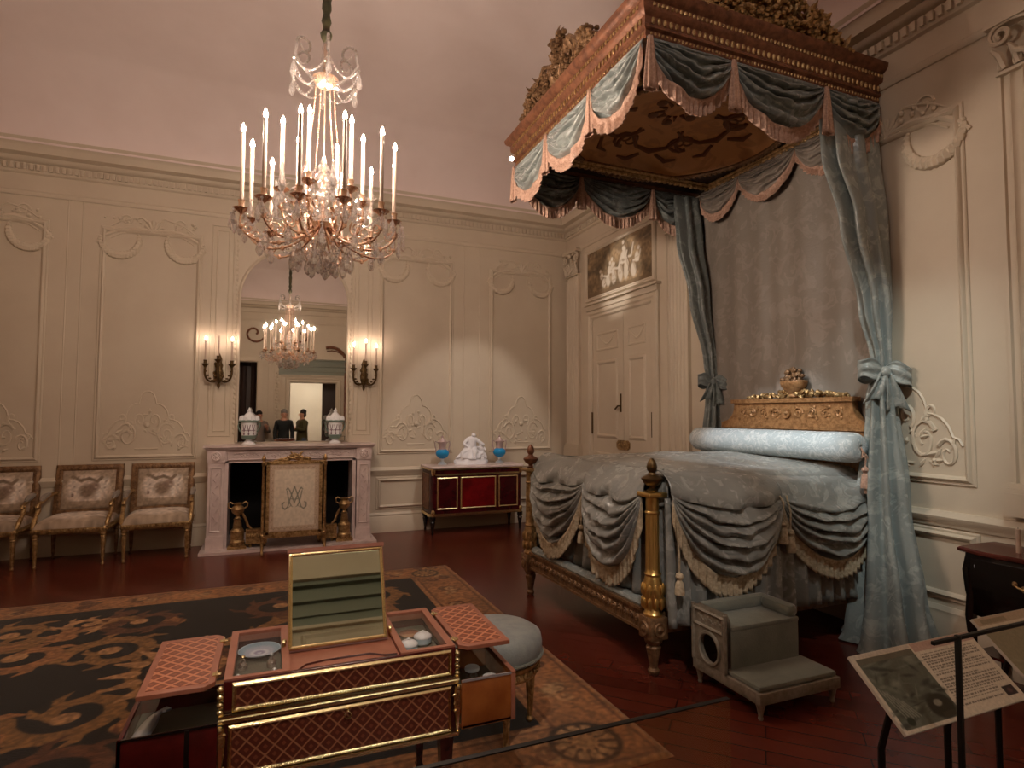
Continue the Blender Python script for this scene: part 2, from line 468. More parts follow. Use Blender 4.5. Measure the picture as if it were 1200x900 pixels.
# ---------------------------------------------------------------- painted canvases (pattern stays with the thing)
class Canvas:
    def __init__(s, w, h, base):
        s.w, s.h = w, h; s.a = np.ones((h, w, 3)) * np.array(base)

    def _win(s, x0, x1, y0, y1):
        i0, i1 = max(0, int(x0 * s.w) - 1), min(s.w, int(x1 * s.w) + 2)
        j0, j1 = max(0, int(y0 * s.h) - 1), min(s.h, int(y1 * s.h) + 2)
        if i1 <= i0 or j1 <= j0: return None
        X, Y = np.meshgrid((np.arange(i0, i1) + .5) / s.w, (np.arange(j0, j1) + .5) / s.h)
        return i0, i1, j0, j1, X, Y

    def _put(s, w, mask, c, al):
        i0, i1, j0, j1 = w[:4]
        k = (np.clip(mask, 0, 1) * al)[..., None]
        s.a[j0:j1, i0:i1] = s.a[j0:j1, i0:i1] * (1 - k) + np.array(c) * k

    def ell(s, cx, cy, rx, ry, c, al=1, soft=.15, ang=0):
        R = max(rx, ry) * 1.2
        w = s._win(cx - R, cx + R, cy - R, cy + R)
        if not w: return
        dx, dy = w[4] - cx, w[5] - cy
        a, b = cos(ang), sin(ang)
        d = np.sqrt(((dx * a + dy * b) / rx) ** 2 + ((-dx * b + dy * a) / ry) ** 2)
        s._put(w, (1 - d) / soft, c, al)

    def rect(s, x0, x1, y0, y1, c, al=1):
        i0, i1, j0, j1 = round(x0 * s.w), round(x1 * s.w), round(y0 * s.h), round(y1 * s.h)
        s.a[j0:j1, i0:i1] = s.a[j0:j1, i0:i1] * (1 - al) + np.array(c) * al

    def stroke(s, pts, r, c, al=1, asp=1.0):
        """pts in 0..1; r = radius or list in units of x; asp = real h/w"""
        n = len(pts)
        if not hasattr(r, '__len__'): r = [r] * n
        for i in range(n - 1):
            (x0, y0), (x1, y1) = pts[i], pts[i + 1]; R = max(r[i], r[i + 1]) * 1.3
            w = s._win(min(x0, x1) - R, max(x0, x1) + R, min(y0, y1) - R / asp, max(y0, y1) + R / asp)
            if not w: continue
            dx, dy = x1 - x0, (y1 - y0) * asp; L2 = dx * dx + dy * dy + 1e-12
            t = np.clip(((w[4] - x0) * dx + (w[5] - y0) * asp * dy) / L2, 0, 1)
            d = np.hypot(w[4] - x0 - t * dx, (w[5] - y0) * asp - t * dy)
            rr = r[i] + (r[i + 1] - r[i]) * t
            s._put(w, (rr - d) * s.w + .5, c, al)

    def noise(s, amt, cell=8, seed=1):
        g = np.random.RandomState(seed)
        hh, ww = s.h // cell + 3, s.w // cell + 3
        n = g.rand(hh, ww)
        yy = np.arange(s.h) / cell; xx = np.arange(s.w) / cell
        y0 = yy.astype(int); x0 = xx.astype(int); fy = (yy - y0)[:, None]; fx = (xx - x0)[None, :]
        v = n[y0][:, x0] * (1 - fy) * (1 - fx) + n[y0 + 1][:, x0] * fy * (1 - fx) + n[y0][:, x0 + 1] * (1 - fy) * fx + n[y0 + 1][:, x0 + 1] * fy * fx
        s.a *= (1 + amt * (v - .5) * 2)[..., None]

    def mesh(s, mb, fn):
        """grid of h x w cells' centres; fn(u,v)->point"""
        o = len(mb.v); lin = np.where(s.a <= .04045, s.a / 12.92, ((np.clip(s.a, 0, 1.2) + .055) / 1.055) ** 2.4)
        mb.grid(fn, s.w - 1, s.h - 1)
        fl = lin.reshape(-1, 3)
        for i in range(len(fl)): mb.colr[o + i] = fl[i]


def spiral(cx, cy, r0, r1, a0, turns, n=24):
    return [(cx + lerp(r0, r1, i / n) * cos(a0 + turns * 2 * PI * i / n), cy + lerp(r0, r1, i / n) * sin(a0 + turns * 2 * PI * i / n)) for i in range(n + 1)]


def bez(p0, p1, p2, p3, n=12):
    p0, p1, p2, p3 = map(V, (p0, p1, p2, p3)); out = []
    for i in range(n + 1):
        t = i / n; k = 1 - t
        out.append(p0 * k ** 3 + p1 * 3 * k * k * t + p2 * 3 * k * t * t + p3 * t ** 3)
    return out
# ================================================================ ROOM
XL, XR, YB, YF = -3.6, 4.19, -0.9, 8.05
FWm = lambda u, v, h=0: V((u, YF - h, v))
RWm = lambda u, v, h=0: V((XR - h, u, v))
BWm = lambda u, v, h=0: V((u, YB + h, v))
LWm = lambda u, v, h=0: V((XL + h, u, v))

mb = MB(); mb.box(XL - .2, XR + .2, YB - 4.5, YF + .9, -.12, 0)
struct(mb.build('floor', M['floor']), 'dark red-brown parquet floor', 'floor')

FBX0, FBX1, FBZ = -.49, .96, 1.03          # firebox opening
mb = MB()
mb.box(XL - .2, FBX0, YF, YF + .2, 0, 5.0); mb.box(FBX1, XR + .2, YF, YF + .2, 0, 5.0); mb.box(FBX0, FBX1, YF, YF + .2, FBZ, 5.0)
struct(mb.build('wall_front', M['wall']), 'cream panelled wall behind the fireplace and mirror', 'wall')
mb = MB(); mb.box(XR, XR + .2, YB - .2, YF + .2, 0, 5.0)
struct(mb.build('wall_right', M['wall']), 'cream panelled wall behind the bed', 'wall')
mb = MB(); mb.box(XL - .2, XL, YB - .2, YF + .2, 0, 5.0)
struct(mb.build('wall_left', M['wall']), 'cream wall on the far side of the armchairs', 'wall')
# back wall (seen in the mantel mirror) with two openings
D1, D2 = (.42, 1.62, 2.42), (-1.75, -.42, 2.95)
mb = MB()
mb.box(XL, D2[0], YB - .2, YB, 0, 5); mb.box(D2[0], D2[1], YB - .2, YB, D2[2], 5); mb.box(D2[1], D1[0], YB - .2, YB, 0, 5)
mb.box(D1[0], D1[1], YB - .2, YB, D1[2], 5); mb.box(D1[1], XR, YB - .2, YB, 0, 5)
struct(mb.build('wall_back', M['wall']), 'cream wall with open doorway reflected in the mantel mirror', 'wall')
# coved ceiling
mb = MB(); rings = []
for i in range(17):
    t = i / 16; d = .2 + 1.9 * (1 - cos(t * PI / 2)); z = 4.58 + 1.0 * sin(t * PI / 2)
    rings.append([(XL + d, YB + d, z), (XR - d, YB + d, z), (XR - d, YF - d, z), (XL + d, YF - d, z)])
rings.insert(0, [(XL - .1, YB - .1, 4.56), (XR + .1, YB - .1, 4.56), (XR + .1, YF + .1, 4.56), (XL - .1, YF + .1, 4.56)])
n = len(rings)
vs = [p for r in rings for p in r]; fs = []
for i in range(n - 1):
    for j in range(4):
        k = (j + 1) % 4; fs.append((i * 4 + j, i * 4 + k, (i + 1) * 4 + k, (i + 1) * 4 + j))
fs.append(tuple((n - 1) * 4 + j for j in range(4)))
mb.add(vs, fs)
struct(mb.build('ceiling', M['ceil'], solid=.03), 'pale coved plaster ceiling', 'ceiling')

ROOM = [(XL, YF), (XR, YF), (XR, YB), (XL, YB)]
mb = MB()
mb.sweep(ROOM, [(-.05, 4.03), (.012, 4.03), (.02, 4.045), (.02, 4.075), (.006, 4.09), (.006, 4.27), (.03, 4.285), (.035, 4.30), (.035, 4.39), (.06, 4.40), (.085, 4.43), (.09, 4.45), (.16, 4.47), (.17, 4.53), (.185, 4.55), (.215, 4.60), (.225, 4.62), (-.05, 4.63)], True)
x = XL + .06
while x < XR - .05:
    mb.box(x, x + .032, YF - .062, YF - .02, 4.31, 4.375); x += .06
y = YB + .06
while y < YF - .05:
    mb.box(XR - .062, XR - .02, y, y + .032, 4.31, 4.375); y += .06
struct(mb.build('trim_1', M['wall']), 'moulded cornice with small dentils at the top of the walls', 'cornice')

DADO = [(-.03, .76), (.012, .76), (.018, .775), (.022, .79), (.04, .81), (.045, .83), (.03, .845), (.022, .865), (-.03, .87)]
BASE = [(-.03, 0), (.028, 0), (.028, .20), (.02, .215), (.024, .235), (.008, .26), (-.03, .26)]
def run(name, lab, cat, prof, segs):
    mb = MB()
    for s in segs: mb.sweep(s, prof)
    return struct(mb.build(name, M['wall']), lab, cat)
segF = [[(XL, YF), (-.70, YF)], [(1.19, YF), (XR, YF)]]
segR = [[(XR, YF), (XR, 7.42)], [(XR, 5.62), (XR, YB)]]
run('trim_2', 'chair rail moulding along the fireplace wall', 'moulding', DADO, segF)
run('trim_3', 'chair rail moulding along the bed wall', 'moulding', [(o, z + .09) for o, z in DADO], segR)
run('baseboard_front', 'tall cream skirting board along the fireplace wall', 'baseboard', BASE, segF)
run('baseboard_right', 'tall cream skirting board along the bed wall', 'baseboard', [(o, z * 1.25) for o, z in BASE], segR)
run('baseboard_left', 'cream skirting board beyond the left armchair', 'baseboard', BASE, [[(XL, YB), (XL, YF)]])

PB = [(-.005, -.01), (-.005, .008), (.006, .024), (.018, .03), (.03, .022), (.036, .010), (.05, .012), (.058, .006), (.058, -.01)]
PS = [(-.003, -.01), (-.003, .006), (.006, .012), (.014, .006), (.014, -.01)]


def relief_foot(mb, mp, uc, v0, w, h):
    """low relief at a panel foot: bracketed outline, mirrored leafy scrolls"""
    r = .013
    for s in (-1, 1):
        P = lambda a, b: mp(uc + s * a * w / 2, v0 + b * h, .002)
        mb.tube([P(0, 1.0), P(.07, .99), P(.13, .95), P(.17, .88), P(.19, .80), P(.27, .79), P(.36, .75), P(.43, .68), P(.47, .59), P(.49, .54), P(.58, .53), P(.69, .49), P(.78, .42), P(.84, .32), P(.92, .30), P(.97, .24)], r * .8, 5)
        for c, a0, t, R in (((.42, .28), .5, 1.6, .21), ((.76, .16), 2.6, -1.3, .15), ((.16, .52), -1, 1.2, .13), ((.55, .55), 4, -.8, .1)):
            mb.tube([P(c[0] + x, c[1] + y) for x, y in spiral(0, 0, R, R * .2, a0, t, 18)], [lerp(r * 1.2, r * .6, i / 18) for i in range(19)], 5)
        for k in range(16):
            a = rnd.uniform(0.03, .93); b = rnd.uniform(.04, .62 - .45 * a + .1)
            an = rnd.uniform(0, PI)
            d = mp(cos(an), sin(an)) - mp(0, 0)
            p = P(a, b); L = rnd.uniform(.02, .05)
            mb.tube([p - d * L, p, p + d * L], [.004, rnd.uniform(.012, .022), .004], 5)
    mb.tube([mp(uc + a, v0 + .06 * h, .002) for a in (-.12, -.05, .05, .12)], .010, 5)
    mb.ell(mp(uc, v0 + .45 * h), (.035, .035, .035))


def relief_top(mb, mp, uc, v1, w):
    """garlanded cartouche at a panel head"""
    q = w / 2
    for s in (-1, 1):
        P = lambda a, b: mp(uc + s * a, v1 + b, .004)
        mb.tube([P(.02, .06), P(q * .35, .085), P(q * .65, .05), P(q * .88, -.03), P(q * 1.05, -.13)], [.026, .026, .024, .022, .014], 6)
        mb.tube([P(.02, .03), P(q * .33, .05), P(q * .6, .012), P(q * .8, -.06)], [.016, .014, .012, .009], 5)
        # hanging leafy crescent
        for k in range(19):
            t = k / 18; a = lerp(PI * .98, PI * 2.12, t)
            p = P(q * .62 + q * .36 * cos(a) * -1, -.06 + .20 * sin(a)); g = sin(PI * t) ** .6
            mb.ell(p, (.016 + .034 * g,) * 3, None, 6, 4)
            if k % 2: mb.ell(p + (mp(0, rnd.uniform(-.03, .03)) - mp(0, 0)), (.012 + .02 * g,) * 3, None, 6, 4)
        mb.tube([P(x, y) for x, y in spiral(q * .5, .17, .07, .02, 0, 1.3, 16)], .010, 5)
        mb.tube([P(.05, .16), P(.12, .22), P(.2, .2), P(q * .6, .16), P(q * .85, .06)], [.01, .014, .012, .009, .005], 5)
        for k in range(10):
            p = P(rnd.uniform(.02, q * .9), rnd.uniform(.03, .2)); mb.ell(p, (rnd.uniform(.012, .024),) * 3, None, 6, 4)
    for k in range(7):
        a = PI * k / 6
        mb.tube([mp(uc, v1 + .05, .004), mp(uc + .10 * cos(a), v1 + .06 + .13 * sin(a), .012)], [.012, .02], 6)


def panel(k, mp, u0, u1, v0, v1, lab, orn=True, dado=None):
    mb = MB()
    mb.frame(mp, u0 + .07, u1 - .07, v0 + .07, v1, PB)
    mb.frame(mp, u0 + .115 - .07, u1 - .115 + .07, v0 + .02 + .025, v1 + .025, PS)
    o = struct(mb.build('trim_%d' % k, M['wall']), lab + ' frame moulding', 'panel moulding')
    if orn:
        mb = MB(); relief_foot(mb, mp, (u0 + u1) / 2, v0 + .1, (u1 - u0) * .86, .72)
        struct(mb.build('trim_%d' % (k + 1), M['wallorn']), 'carved leaf scrolls at the foot of the ' + lab, 'wall relief')
        mb = MB(); relief_top(mb, mp, (u0 + u1) / 2, v1 - .02, (u1 - u0))
        struct(mb.build('trim_%d' % (k + 2), M['wallorn']), 'carved garland cartouche at the head of the ' + lab, 'wall relief')
    if dado:
        mb = MB(); mb.frame(mp, u0 + .06, u1 - .06, dado[0], dado[1], PB)
        struct(mb.build('trim_%d' % (k + 3), M['wall']), 'low dado frame below the ' + lab, 'panel moulding')


panel(10, FWm, -3.42, -2.38, 1.03, 3.72, 'leftmost tall panel beyond the armchairs', True, (.36, .68))
panel(20, FWm, -1.92, -.83, 1.03, 3.72, 'tall panel left of the fireplace', True, (.36, .68))
panel(30, FWm, 1.30, 2.38, 1.03, 3.72, 'tall panel right of the fireplace', True, (.36, .68))
panel(40, FWm, 2.90, 3.94, 1.03, 3.68, 'tall panel over the red commode', True, (.36, .68))
panel(50, RWm, 2.37, 3.42, 1.12, 3.62, 'tall panel beside the near bed curtain', True, (.42, .78))
panel(60, RWm, .55, 1.35, 1.12, 3.62, 'tall panel past the night table', False, (.42, .78))
panel(70, RWm, 3.62, 4.55, 1.12, 3.62, 'tall panel behind the bed head', False)

# flat pilaster strips that frame the mirror, thin vertical beads
mb = MB()
for a, b in ((-.76, -.47), (.96, 1.24)):
    mb.frame(FWm, a + .03, b - .03, 1.32, 3.92, PS); mb.frame(FWm, a + .085, b - .085, 1.38, 3.86, PS)
for u in (-2.22, -2.08, 2.52, 2.76):
    mb.tube([FWm(u, 1.0), FWm(u, 4.03)], .008, 6)
for u in (-.45, .945):
    for k in range(40): mb.ell(FWm(u, 1.35 + k * .062, .0), (.016, .010, .024), None, 6, 4)
struct(mb.build('trim_80', M['wall']), 'narrow moulded strips behind the two wall lights', 'panel moulding')


def capital(mb, mp, uc, v0, w, h):
    q = w / 2
    mb.prism([(uc - q, v0), (uc + q, v0), (uc + q, v0 + .02), (uc - q, v0 + .02)], mp, -.01, .07)
    mb.prism([(uc - q * 1.15, v0 + h - .05), (uc + q * 1.15, v0 + h - .05), (uc + q * 1.15, v0 + h), (uc - q * 1.15, v0 + h)], mp, -.01, .10)
    for s in (-1, 1):
        pts = spiral(uc + s * q * .85, v0 + h * .68, .07, .015, PI / 2, -s * 1.5, 18)
        mb.tube([mp(a, b, .075) for a, b in pts], .014, 6)
        mb.tube([mp(uc + s * q * .15, v0 + h * .8, .07), mp(uc + s * q * .6, v0 + h * .87, .08), mp(uc + s * q * .85, v0 + h * .68 + .07, .075)], .014, 6)
        for k in range(9):
            a = rnd.uniform(0, q); b = rnd.uniform(.05, h * .6)
            mb.ell(mp(uc + s * a, v0 + b, .06), (.018, .018, .035), None, 6, 4)
    for k in range(7):
        a = -1 + k / 3
        mb.tube([mp(uc + a * q * .8, v0 + .03, .06), mp(uc + a * q * .9, v0 + h * .35, .075), mp(uc + a * q, v0 + h * .45, .10)], [.02, .022, .008], 6)
    mb.tube([mp(uc - q * .6, v0 + h * .3, .085), mp(uc, v0 + h * .08, .10), mp(uc + q * .6, v0 + h * .3, .085)], .016, 6)
    mb.ell(mp(uc, v0 + h * .78, .09), (.03, .03, .03))


def pilaster(k, mp, u0, u1, v0, vc, lab, flutes=6):
    mb = MB(); w = u1 - u0
    n = flutes * 8; pts = []
    for i in range(n + 1):
        t = i / n; fl = abs(sin(PI * flutes * t)) ** .5 * .016 if .04 < t < .96 else 0
        pts.append((u0 + w * t, .045 - fl))
    rings = []
    for v in (v0 + .2, vc):
        rings.append([mp(u0, v, -.01)] + [mp(a, v, h) for a, h in pts] + [mp(u1, v, -.01)])
    mb.loft(rings, True, True)
    for a, b, o in ((v0, v0 + .14, .035), (v0 + .14, v0 + .17, .028), (v0 + .17, v0 + .2, .015)):
        mb.prism([(u0 - o, a), (u1 + o, a), (u1 + o, b), (u0 - o, b)], mp, -.01, .045 + o)
    capital(mb, mp, (u0 + u1) / 2, vc, w, 4.06 - vc)
    return struct(mb.build('trim_%d' % k, M['wall']), lab, 'pilaster')


pilaster(90, RWm, 7.60, 7.98, .95, 3.66, 'fluted pilaster with carved capital in the room corner by the door')
pilaster(91, RWm, 5.14, 5.50, .95, 3.66, 'fluted pilaster with carved capital between door and bed curtain')
pilaster(92, RWm, 1.62, 2.16, .99, 3.70, 'fluted pilaster with carved capital above the night table', 8)

# ---------------------------------------------------------------- double door and overdoor
mb = MB(); DY0, DY1, DT = 5.82, 7.22, 2.93
mb.frame(RWm, DY0, DY1, -.2, DT, [(-.0, -.01), (0, .03), (.02, .045), (.05, .04), (.07, .055), (.11, .05), (.13, .03), (.13, -.01)])
mb.prism([(DY0 - .14, DT + .13), (DY1 + .14, DT + .13), (DY1 + .14, DT + .2), (DY0 - .14, DT + .2)], RWm, -.01, .05)
mb.prism([(DY0 - .17, DT + .2), (DY1 + .17, DT + .2), (DY1 + .17, DT + .23), (DY0 - .17, DT + .23)], RWm, -.01, .085)
door = struct(mb.build('door_1', M['wall']), 'cream double door in the far corner of the bed wall', 'door')
mid = 6.44
for a, b in ((DY0, mid), (mid, DY1)):
    mb = MB()
    mb.prism([(a + .004, .0), (b - .004, .0), (b - .004, DT), (a + .004, DT)], RWm, -.01, .02)
    mb.frame(RWm, a + .16, b - .14, 1.30, 2.30, [(-.03, .015), (-.02, .03), (-.005, .04), (.015, .035), (.03, .02), (.03, .01)])
    mb.frame(RWm, a + .14, b - .12, 2.48, 2.70, [(-.02, .015), (-.01, .03), (.01, .03), (.02, .01)])
    mb.frame(RWm, a + .16, b - .14, .35, 1.05, [(-.03, .015), (-.02, .03), (-.005, .04), (.015, .035), (.03, .02), (.03, .01)])
    lf = mb.build('door_leaf', M['wall'], door)
    mb = MB(); w = b - a
    for k in range(15):
        t = k / 14; mb.ell(RWm(a + w * (.3 + .42 * t), 2.64 - .09 * sin(PI * t), .022), (.014, .012 + .012 * sin(PI * t), .016), None, 6, 4)
    mb.build('garland_relief', M['wallorn'], lf)
mb = MB(); mb.prism([(mid - .14, 1.17), (mid - .10, 1.14), (mid + .10, 1.14), (mid + .14, 1.17), (mid + .14, 1.23), (mid + .10, 1.26), (mid - .10, 1.26), (mid - .14, 1.23)], RWm, .018, .045)
mb.ell(RWm(mid + .06, 1.2, .05), (.02, .02, .02)); mb.ell(RWm(mid - .06, 1.2, .05), (.02, .02, .02))
mb.build('lock_plate', M['gilt'], door, 'gilded lock plate')
mb = MB(); mb.prism([(mid + .05, 1.62), (mid + .08, 1.62), (mid + .08, 1.86), (mid + .05, 1.86)], RWm, .018, .03)
mb.tube([RWm(mid + .065, 1.70, .02), RWm(mid + .065, 1.70, .07), RWm(mid + .12, 1.66, .075)], .012, 6)
mb.build('handle', M['bronze'], door, 'bronze handle')
for y in (DY0 - .005, DY1 + .005):
    mb = MB(); mb.tube([RWm(y, 1.32, .03), RWm(y, 1.62, .03)], .014, 6); mb.build('hinge', M['bronze'], door)

# overdoor picture: grisaille relief of figures with a serpentine drape
cv = Canvas(150, 64, (.50, .42, .32)); cv.noise(.3, 9, 3); cv.noise(.18, 3, 4)
g = random.Random(4)
pale, mid_, dk = (.78, .73, .66), (.64, .57, .49), (.38, .30, .22)
for cx, hgt, lean in ((.36, .44, .02), (.45, .5, -.02), (.55, .62, .03), (.64, .74, -.03), (.74, .5, .05), (.29, .34, -.04)):
    cv.ell(cx, .12 + hgt * .30, .045, hgt * .34, pale, .9, .3, lean); cv.ell(cx + lean, .14 + hgt * .72, .032, hgt * .24, pale, .9, .3)
    cv.ell(cx + lean * 1.5, .16 + hgt, .02, .05, pale, 1, .3); cv.ell(cx + .02, .1 + hgt * .45, .012, hgt * .3, mid_, .8, .4, .2)
    cv.stroke([(cx, .2 + hgt * .5), (cx + .07, .12 + hgt * .6), (cx + .10, .2 + hgt * .8)], .010, pale, .9, .43)
cv.stroke([(.66, .86), (.675, .7), (.655, .58), (.685, .44), (.67, .3)], .006, dk, .8, .43)
for k in range(26):
    cv.ell(g.uniform(.06, .94), g.uniform(.05, .95), g.uniform(.01, .04), g.uniform(.02, .09), g.choice((dk, mid_, (.58, .5, .4))), .45, .6, g.uniform(0, 3))
cv.rect(0, 1, 0, .10, (.46, .38, .29), .7)
pic = thing('overdoor_painting', 'grey-brown painting of classical figures set above the double door', 'painting', (0, 0, 0))
mb = MB(); PY0, PY1, PZ0, PZ1 = 5.80, 7.36, 3.25, 3.89
cv.mesh(mb, lambda u, v: RWm(lerp(PY1, PY0, u), lerp(PZ0, PZ1, v), .02)); o0 = len(mb.v)
mb.build('canvas', M['oil'], pic)
mb = MB(); mb.frame(RWm, PY0, PY1, PZ0, PZ1, [(0, -.01), (0, .028), (.012, .036), (.03, .03), (.045, .04), (.06, .02), (.06, -.01)])
mb.build('frame', M['wall'], pic)

# ---------------------------------------------------------------- back wall seen in the mirror
mb = MB()
for a, b in ((D1[0] - .12, D1[1] + .1),):
    mb.frame(BWm, D1[0], D1[1], -.2, D1[2], [(0, -.01), (0, .03), (.03, .05), (.08, .04), (.11, .055), (.13, .03), (.13, -.01)])
    for k, (z0, z1, o) in enumerate(((2.60, 2.63, .05), (3.06, 3.12, .17))): mb.box(a - .10, b + .10, YB - .01, YB + o, z0, z1)
struct(mb.build('trim_93', M['wall']), 'moulded surround of the doorway seen in the mantel mirror', 'door surround')
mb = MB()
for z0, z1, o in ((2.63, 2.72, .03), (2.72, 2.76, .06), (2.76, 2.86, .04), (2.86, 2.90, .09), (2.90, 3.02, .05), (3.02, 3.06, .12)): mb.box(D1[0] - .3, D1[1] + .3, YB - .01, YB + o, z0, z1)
struct(mb.build('trim_98', pbr('grey_green_lintel_tone', (.49, .505, .45), .5)), 'stepped lintel toned darker grey-green over the reflected doorway', 'lintel')  # added stepped boxes, toned darker to give the table mirror its dark bands
mb = MB()
arch = [BWm(1.32, 3.40, .02)] + [BWm(1.45 + .42 * cos(a), 3.0 + .42 * sin(a), .02) for a in [PI / 2 - k * PI / 12 for k in range(7)]] + [BWm(1.87, 1.2, .02)]
mb.tube(arch, .045, 8); mb.tube([p + V((.03, 0, -.09)) for p in arch], .018, 6)
for s in (-1, 1):
    mb.tube([BWm(.1 + s * .6 + x, 3.72 + z, .02) for x, z in spiral(0, 0, .28, .05, 1 + s, s * 1.1, 20)], .03, 6)
struct(mb.build('trim_94', M['giltwood']), 'rose gilt arched moulding over the reflected doorway', 'moulding')
mb = MB()
for a in (-.30, .02, .22):
    mb.frame(BWm, a, a + .16, .9, 2.9, PS)
for k in range(14): mb.ell(BWm(.1, 1.5 + k * .09, .0), (.03 + .02 * (k % 3), .03, .04), None, 6, 4)
struct(mb.build('trim_95', M['wall']), 'narrow carved panels beside the reflected doorway', 'panel moulding')
# lit corridor beyond the doorway, dark alcove on the other side
mb = MB()
mb.box(-2.6, -2.5, -4.6, YB - .2, 0, 3.2); mb.box(2.4, 2.5, -4.6, YB - .2, 0, 3.2)
mb.box(-2.6, 2.5, -4.7, -4.6, 0, 3.2); mb.box(-2.6, 2.5, -4.6, YB - .2, 3.2, 3.3)
mb.box(.02, .1, -4.6, YB - .2, 0, 3.2)
struct(mb.build('wall_corridor', M['wall']), 'bright corridor walls seen through the reflected doorway', 'wall')
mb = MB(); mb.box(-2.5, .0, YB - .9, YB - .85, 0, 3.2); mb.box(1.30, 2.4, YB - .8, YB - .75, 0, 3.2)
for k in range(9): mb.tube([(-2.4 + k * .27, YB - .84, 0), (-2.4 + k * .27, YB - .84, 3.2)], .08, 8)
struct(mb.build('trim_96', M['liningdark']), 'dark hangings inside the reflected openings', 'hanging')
mb = MB(); mb.frame(BWm, D2[0], D2[1], -.2, D2[2], [(0, -.01), (0, .03), (.03, .05), (.08, .04), (.13, .03), (.13, -.01)])
struct(mb.build('trim_97', M['wall']), 'moulded surround of the dark reflected opening', 'door surround')

# ---------------------------------------------------------------- rug
RW_, RH_ = 430, 372
RX0, RX1, RYA, RYB = -2.55, 1.75, 2.33, 6.05
tan_, tan2, gold, drk, brn = (.60, .41, .25), (.68, .51, .34), (.54, .39, .22), (.05, .04, .04), (.38, .23, .14)
asp = (RYB - RYA) / (RX1 - RX0)
cv = Canvas(RW_, RH_, tan_)
U = lambda x: (x - RX0) / (RX1 - RX0)
W = lambda y: (y - RYA) / (RYB - RYA)
bw = .47
cv.noise(.12, 14, 5)
cv.rect(U(RX0 + bw), U(RX1 - bw), W(RYA + bw), W(RYB - .36), drk)
g = random.Random(21)
def acanthus(cx, cy, R, a0, turns, w0, c):
    P = spiral(cx, cy, R, R * .18, a0, turns, 26)
    cv.stroke([(U(x), W(y)) for x, y in P], [lerp(w0, w0 * .5, i / 26) / (RX1 - RX0) for i in range(27)], c, 1, asp)
    for i in range(1, 24, 3):      # leaf lobes along the outside of the scroll
        x, y = P[i]; dx, dy = x - cx, y - cy; d = math.hypot(dx, dy) + 1e-6; L = w0 * g.uniform(1.6, 2.6)
        cv.stroke([(U(x), W(y)), (U(x + dx / d * L * .6 + dy / d * L * .4), W(y + dy / d * L * .6 - dx / d * L * .4)), (U(x + dx / d * L * .8 + dy / d * L), W(y + dy / d * L * .8 - dx / d * L))], [w0 * .5 / 4.3, w0 * .42 / 4.3, w0 * .1 / 4.3], c, 1, asp)
    cv.ell(U(P[-1][0]), W(P[-1][1]), w0 * 1.1 / 4.3, w0 * 1.1 / 3.72, tan2, 1)
cxm, cym = (RX0 + RX1) / 2, (RYA + RYB) / 2 + .05
for sx in (-1, 1):
    for sy in (-1, 1):
        for dx, dy, R, a0, t, w0, c in ((.55, .42, .30, 0, 1.2, .065, gold), (1.05, .55, .33, 2.0, -1.3, .07, tan_), (1.25, 1.05, .26, 4.0, 1.3, .06, gold), (.45, 1.05, .30, 1.0, -1.2, .06, brn), (.85, 1.12, .18, 3, 1.2, .045, tan2), (1.38, .22, .2, 1.2, 1.1, .05, brn)):
            a = a0 if sx > 0 else PI - a0; tt = t * sx
            if sy < 0: a, tt = -a, -tt
            acanthus(cxm + sx * dx, cym + sy * dy, R, a, tt, w0, c)
        for k in range(5):
            x0, y0 = cxm + sx * g.uniform(.1, 1.4), cym + sy * g.uniform(.1, 1.2); an = g.uniform(0, 6); L = g.uniform(.12, .24)
            for j in (-2, -1, 0, 1, 2):
                b_ = an + j * .42; l2 = L * (1 - .16 * abs(j))
                cv.stroke([(U(x0), W(y0)), (U(x0 + cos(b_) * l2 * .6), W(y0 + sin(b_) * l2 * .6)), (U(x0 + cos(b_) * l2), W(y0 + sin(b_) * l2))], [.010, .010, .002], g.choice((gold, tan_, brn)), 1, asp)
for r_, c in ((.40, gold), (.33, drk), (.29, brn), (.17, tan2), (.08, drk)): cv.ell(U(cxm), W(cym), r_ / 4.3, r_ / 3.72, c, 1, .05)
for k in range(16):
    a = 2 * PI * k / 16; cv.stroke([(U(cxm + .36 * cos(a)), W(cym + .36 * sin(a))), (U(cxm + .52 * cos(a)), W(cym + .52 * sin(a)))], [.012, .003], tan2, 1, asp)
# border: lines, leafy motifs, rosettes
for o_, c, al in ((.03, tan2, .5), (.06, brn, .6), (bw - .05, brn, .6), (bw - .03, tan2, .5)):
    for a, b in (((RX0 + o_, RYA + o_), (RX1 - o_, RYA + o_)), ((RX1 - o_, RYA + o_), (RX1 - o_, RYB - o_)), ((RX1 - o_, RYB - min(o_, .33)), (RX0 + o_, RYB - min(o_, .33))), ((RX0 + o_, RYB - o_), (RX0 + o_, RYA + o_))):
        cv.stroke([(U(a[0]), W(a[1])), (U(b[0]), W(b[1]))], .0025, c, al, asp)
def motif(x, y, s):
    for k in range(5):
        a = g.uniform(0, 6.28); P = spiral(x + s * .35 * cos(a), y + s * .35 * sin(a), s * .32, s * .06, g.uniform(0, 6), g.choice((-1, 1)), 14)
        cv.stroke([(U(p), W(q)) for p, q in P], .0035, g.choice((tan2, brn, (.66, .52, .36), (.44, .30, .19))), .75, asp)
for k in range(8): motif(RX1 - .24, RYA + .75 + k * .42, .18); motif(RX0 + .24, RYA + .75 + k * .42, .18)
for k in range(8): motif(RX0 + .75 + k * .42, RYB - .18, .15); motif(RX0 + .75 + k * .42, RYA + .24, .18)
